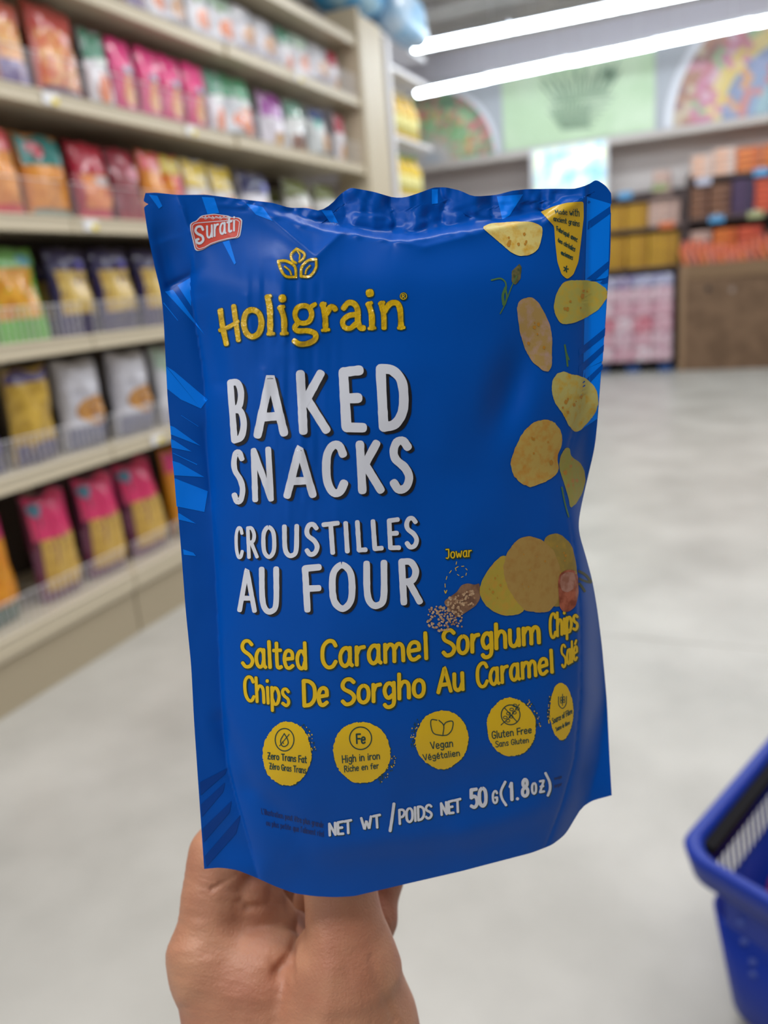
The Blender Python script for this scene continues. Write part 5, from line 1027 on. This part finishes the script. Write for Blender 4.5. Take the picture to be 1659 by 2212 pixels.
def hand_sdf(Pt):
    th = chain(Pt, thumb, .008); ix = chain(Pt, index, .006); inn = chain(Pt, inner, .004); wb = chain(Pt, web, .010); pl_ = chain(Pt, palm, .015)
    mi = chain(Pt, middle, .005); ri = chain(Pt, ring_, .005); li = chain(Pt, little, .005)
    d = smin(wb, pl_, .016); d = smin(d, ix, .007); d = smin(d, inn, .0025); d = smin(d, th, .0035)
    f = np.minimum(np.minimum(mi, ri), li); f = smin(mi, smin(ri, li, .0015), .0015); d = smin(d, f, .003)
    qx = Pt[:, 0] / -Pt[:, 2] * F + CX; qy = -Pt[:, 1] / -Pt[:, 2] * F + CY; lf = 1 - sstep(590, 680, qx)
    d = d + .0007 * lf * (np.abs(vnoise((qx + .3 * qy) / 60, (qy - .22 * qx) / 9, 41) - .5) - .25) * sstep(1850, 1900, qy) + .0006 * lf * (vnoise(qx / 30, qy / 26, 43) - .5)
    d = d + .0004 * (1 - lf) * (np.abs(vnoise((qx - .2 * qy) / 9, qy / 60, 42) - .5) - .25) + .0006 * (vnoise(qx / 50, qy / 50, 44) - .5)
    for a, b, r, dep in CUT:
        aa, bb_ = cp(*a), cp(*b); ba = bb_ - aa; pa = Pt - aa
        # groove: distance to the line seen along the surface, cut a little into the skin
        h = np.clip((pa @ ba) / (ba @ ba), 0, 1); q = pa - h[:, None] * ba; dist = np.sqrt(q[:, 0] ** 2 + q[:, 1] ** 2 + .012 * q[:, 2] ** 2)
        d = d + dep * np.exp(-(dist / (r / F * .34 * 1.0)) ** 2)
    return d
def surface_nets(fn, lo_, hi_, st):
    n = [int(math.ceil((hi_[i] - lo_[i]) / st)) + 1 for i in range(3)]
    ax = [lo_[i] + st * np.arange(n[i]) for i in range(3)]
    gx, gy, gz = np.meshgrid(*ax, indexing='ij')
    q4 = 4; nc = [k // q4 + 2 for k in n]; cx_, cy_, cz_ = np.meshgrid(*[lo_[i] + st * q4 * np.arange(nc[i]) for i in range(3)], indexing='ij')
    Dc = fn(np.stack([cx_.ravel(), cy_.ravel(), cz_.ravel()], 1)).reshape(nc); rid = [np.minimum((np.arange(n[i]) + q4 // 2) // q4, nc[i] - 1) for i in range(3)]
    D = Dc[np.ix_(*rid)].copy(); near = np.abs(D) < q4 * st * 1.3 + .003
    D[near] = fn(np.stack([gx[near], gy[near], gz[near]], 1))
    S = D < 0
    c = np.zeros([k - 1 for k in n], int); off = [(i, j, k) for i in (0, 1) for j in (0, 1) for k in (0, 1)]
    sl = lambda o: tuple(slice(o[i], n[i] - 1 + o[i]) for i in range(3))
    for o in off: c += S[sl(o)]
    act = (c > 0) & (c < 8); idx = -np.ones(act.shape, int); idx[act] = np.arange(act.sum())
    pos = np.zeros((act.sum(), 3)); cntr = np.zeros(act.sum()); A = np.argwhere(act)
    for i, a in enumerate(off):
        for b in off[i + 1:]:
            if sum(abs(a[q] - b[q]) for q in range(3)) != 1: continue
            da = D[tuple((A + a).T)]; db = D[tuple((A + b).T)]; m = (da < 0) != (db < 0); t = np.where(m, da / np.where(m, da - db, 1), 0)
            pos += np.where(m[:, None], A + np.array(a) + t[:, None] * (np.array(b) - np.array(a)), 0); cntr += m
    pos = pos / cntr[:, None] * st + np.array(lo_); F_s = []
    for axi in range(3):
        o = [0, 0, 0]; o[axi] = 1
        a = S[tuple(slice(1, n[i] - 1) if i != axi else slice(0, n[i] - 1) for i in range(3))]; b = S[tuple(slice(1, n[i] - 1) if i != axi else slice(1, n[i]) for i in range(3))]
        m = a != b; E = np.argwhere(m); fl = a[m]
        for i in range(3):
            if i != axi: E[:, i] += 1
        u, v = (axi + 1) % 3, (axi + 2) % 3; eu = np.zeros(3, int); ev = np.zeros(3, int); eu[u] = 1; ev[v] = 1
        q = np.stack([idx[tuple((E - eu - ev).T)], idx[tuple((E - ev).T)], idx[tuple(E.T)], idx[tuple((E - eu).T)]], 1)
        q[~fl] = q[~fl][:, ::-1]; F_s.append(q)
    return pos, np.vstack(F_s)
hp_, hf = surface_nets(hand_sdf, (-.115, -.30, -.475), (.045, -.095, -.295), .0009)
ap_, af = surface_nets(lambda P_: chain(P_, palm, .015), (-.115, -.78, -.56), (.09, -.299, -.30), .005)
sk_m = mat('skin', (186, 136, 106), .44, (168, 110, 86), 34, .4, bump=.6, bscale=900, sss=.2, lo=.35, hi=.7, bdist=.0005)
hw_ = hp_ @ R.T + CAM
HB = cp(690, 2600, .38) @ R.T + CAM
person = empty('person', HB, 'left hand and forearm gripping the blue pouch from behind and below', 'person')
ho = mesh('hand', hw_, hf, sk_m, person, True, HB)
aw = ap_ @ R.T + CAM
# sleeve keeps the forearm below the frame covered
def sleeve(P_): return np.maximum(chain(P_, [(a, ra + .004, b, rb + .006) for a, ra, b, rb in palm[2:4]], .01), -(P_[:, 1] * -1 - .40))
fo = mesh('forearm', aw, af, sk_m, person, True, HB)
sp_, sf = surface_nets(sleeve, (-.13, -.80, -.58), (.12, -.39, -.30), .006)
mesh('sleeve', sp_ @ R.T + CAM, sf, mat('sleeve_cloth', (60, 62, 70), .9, bump=.3, bscale=300), person, True, HB)
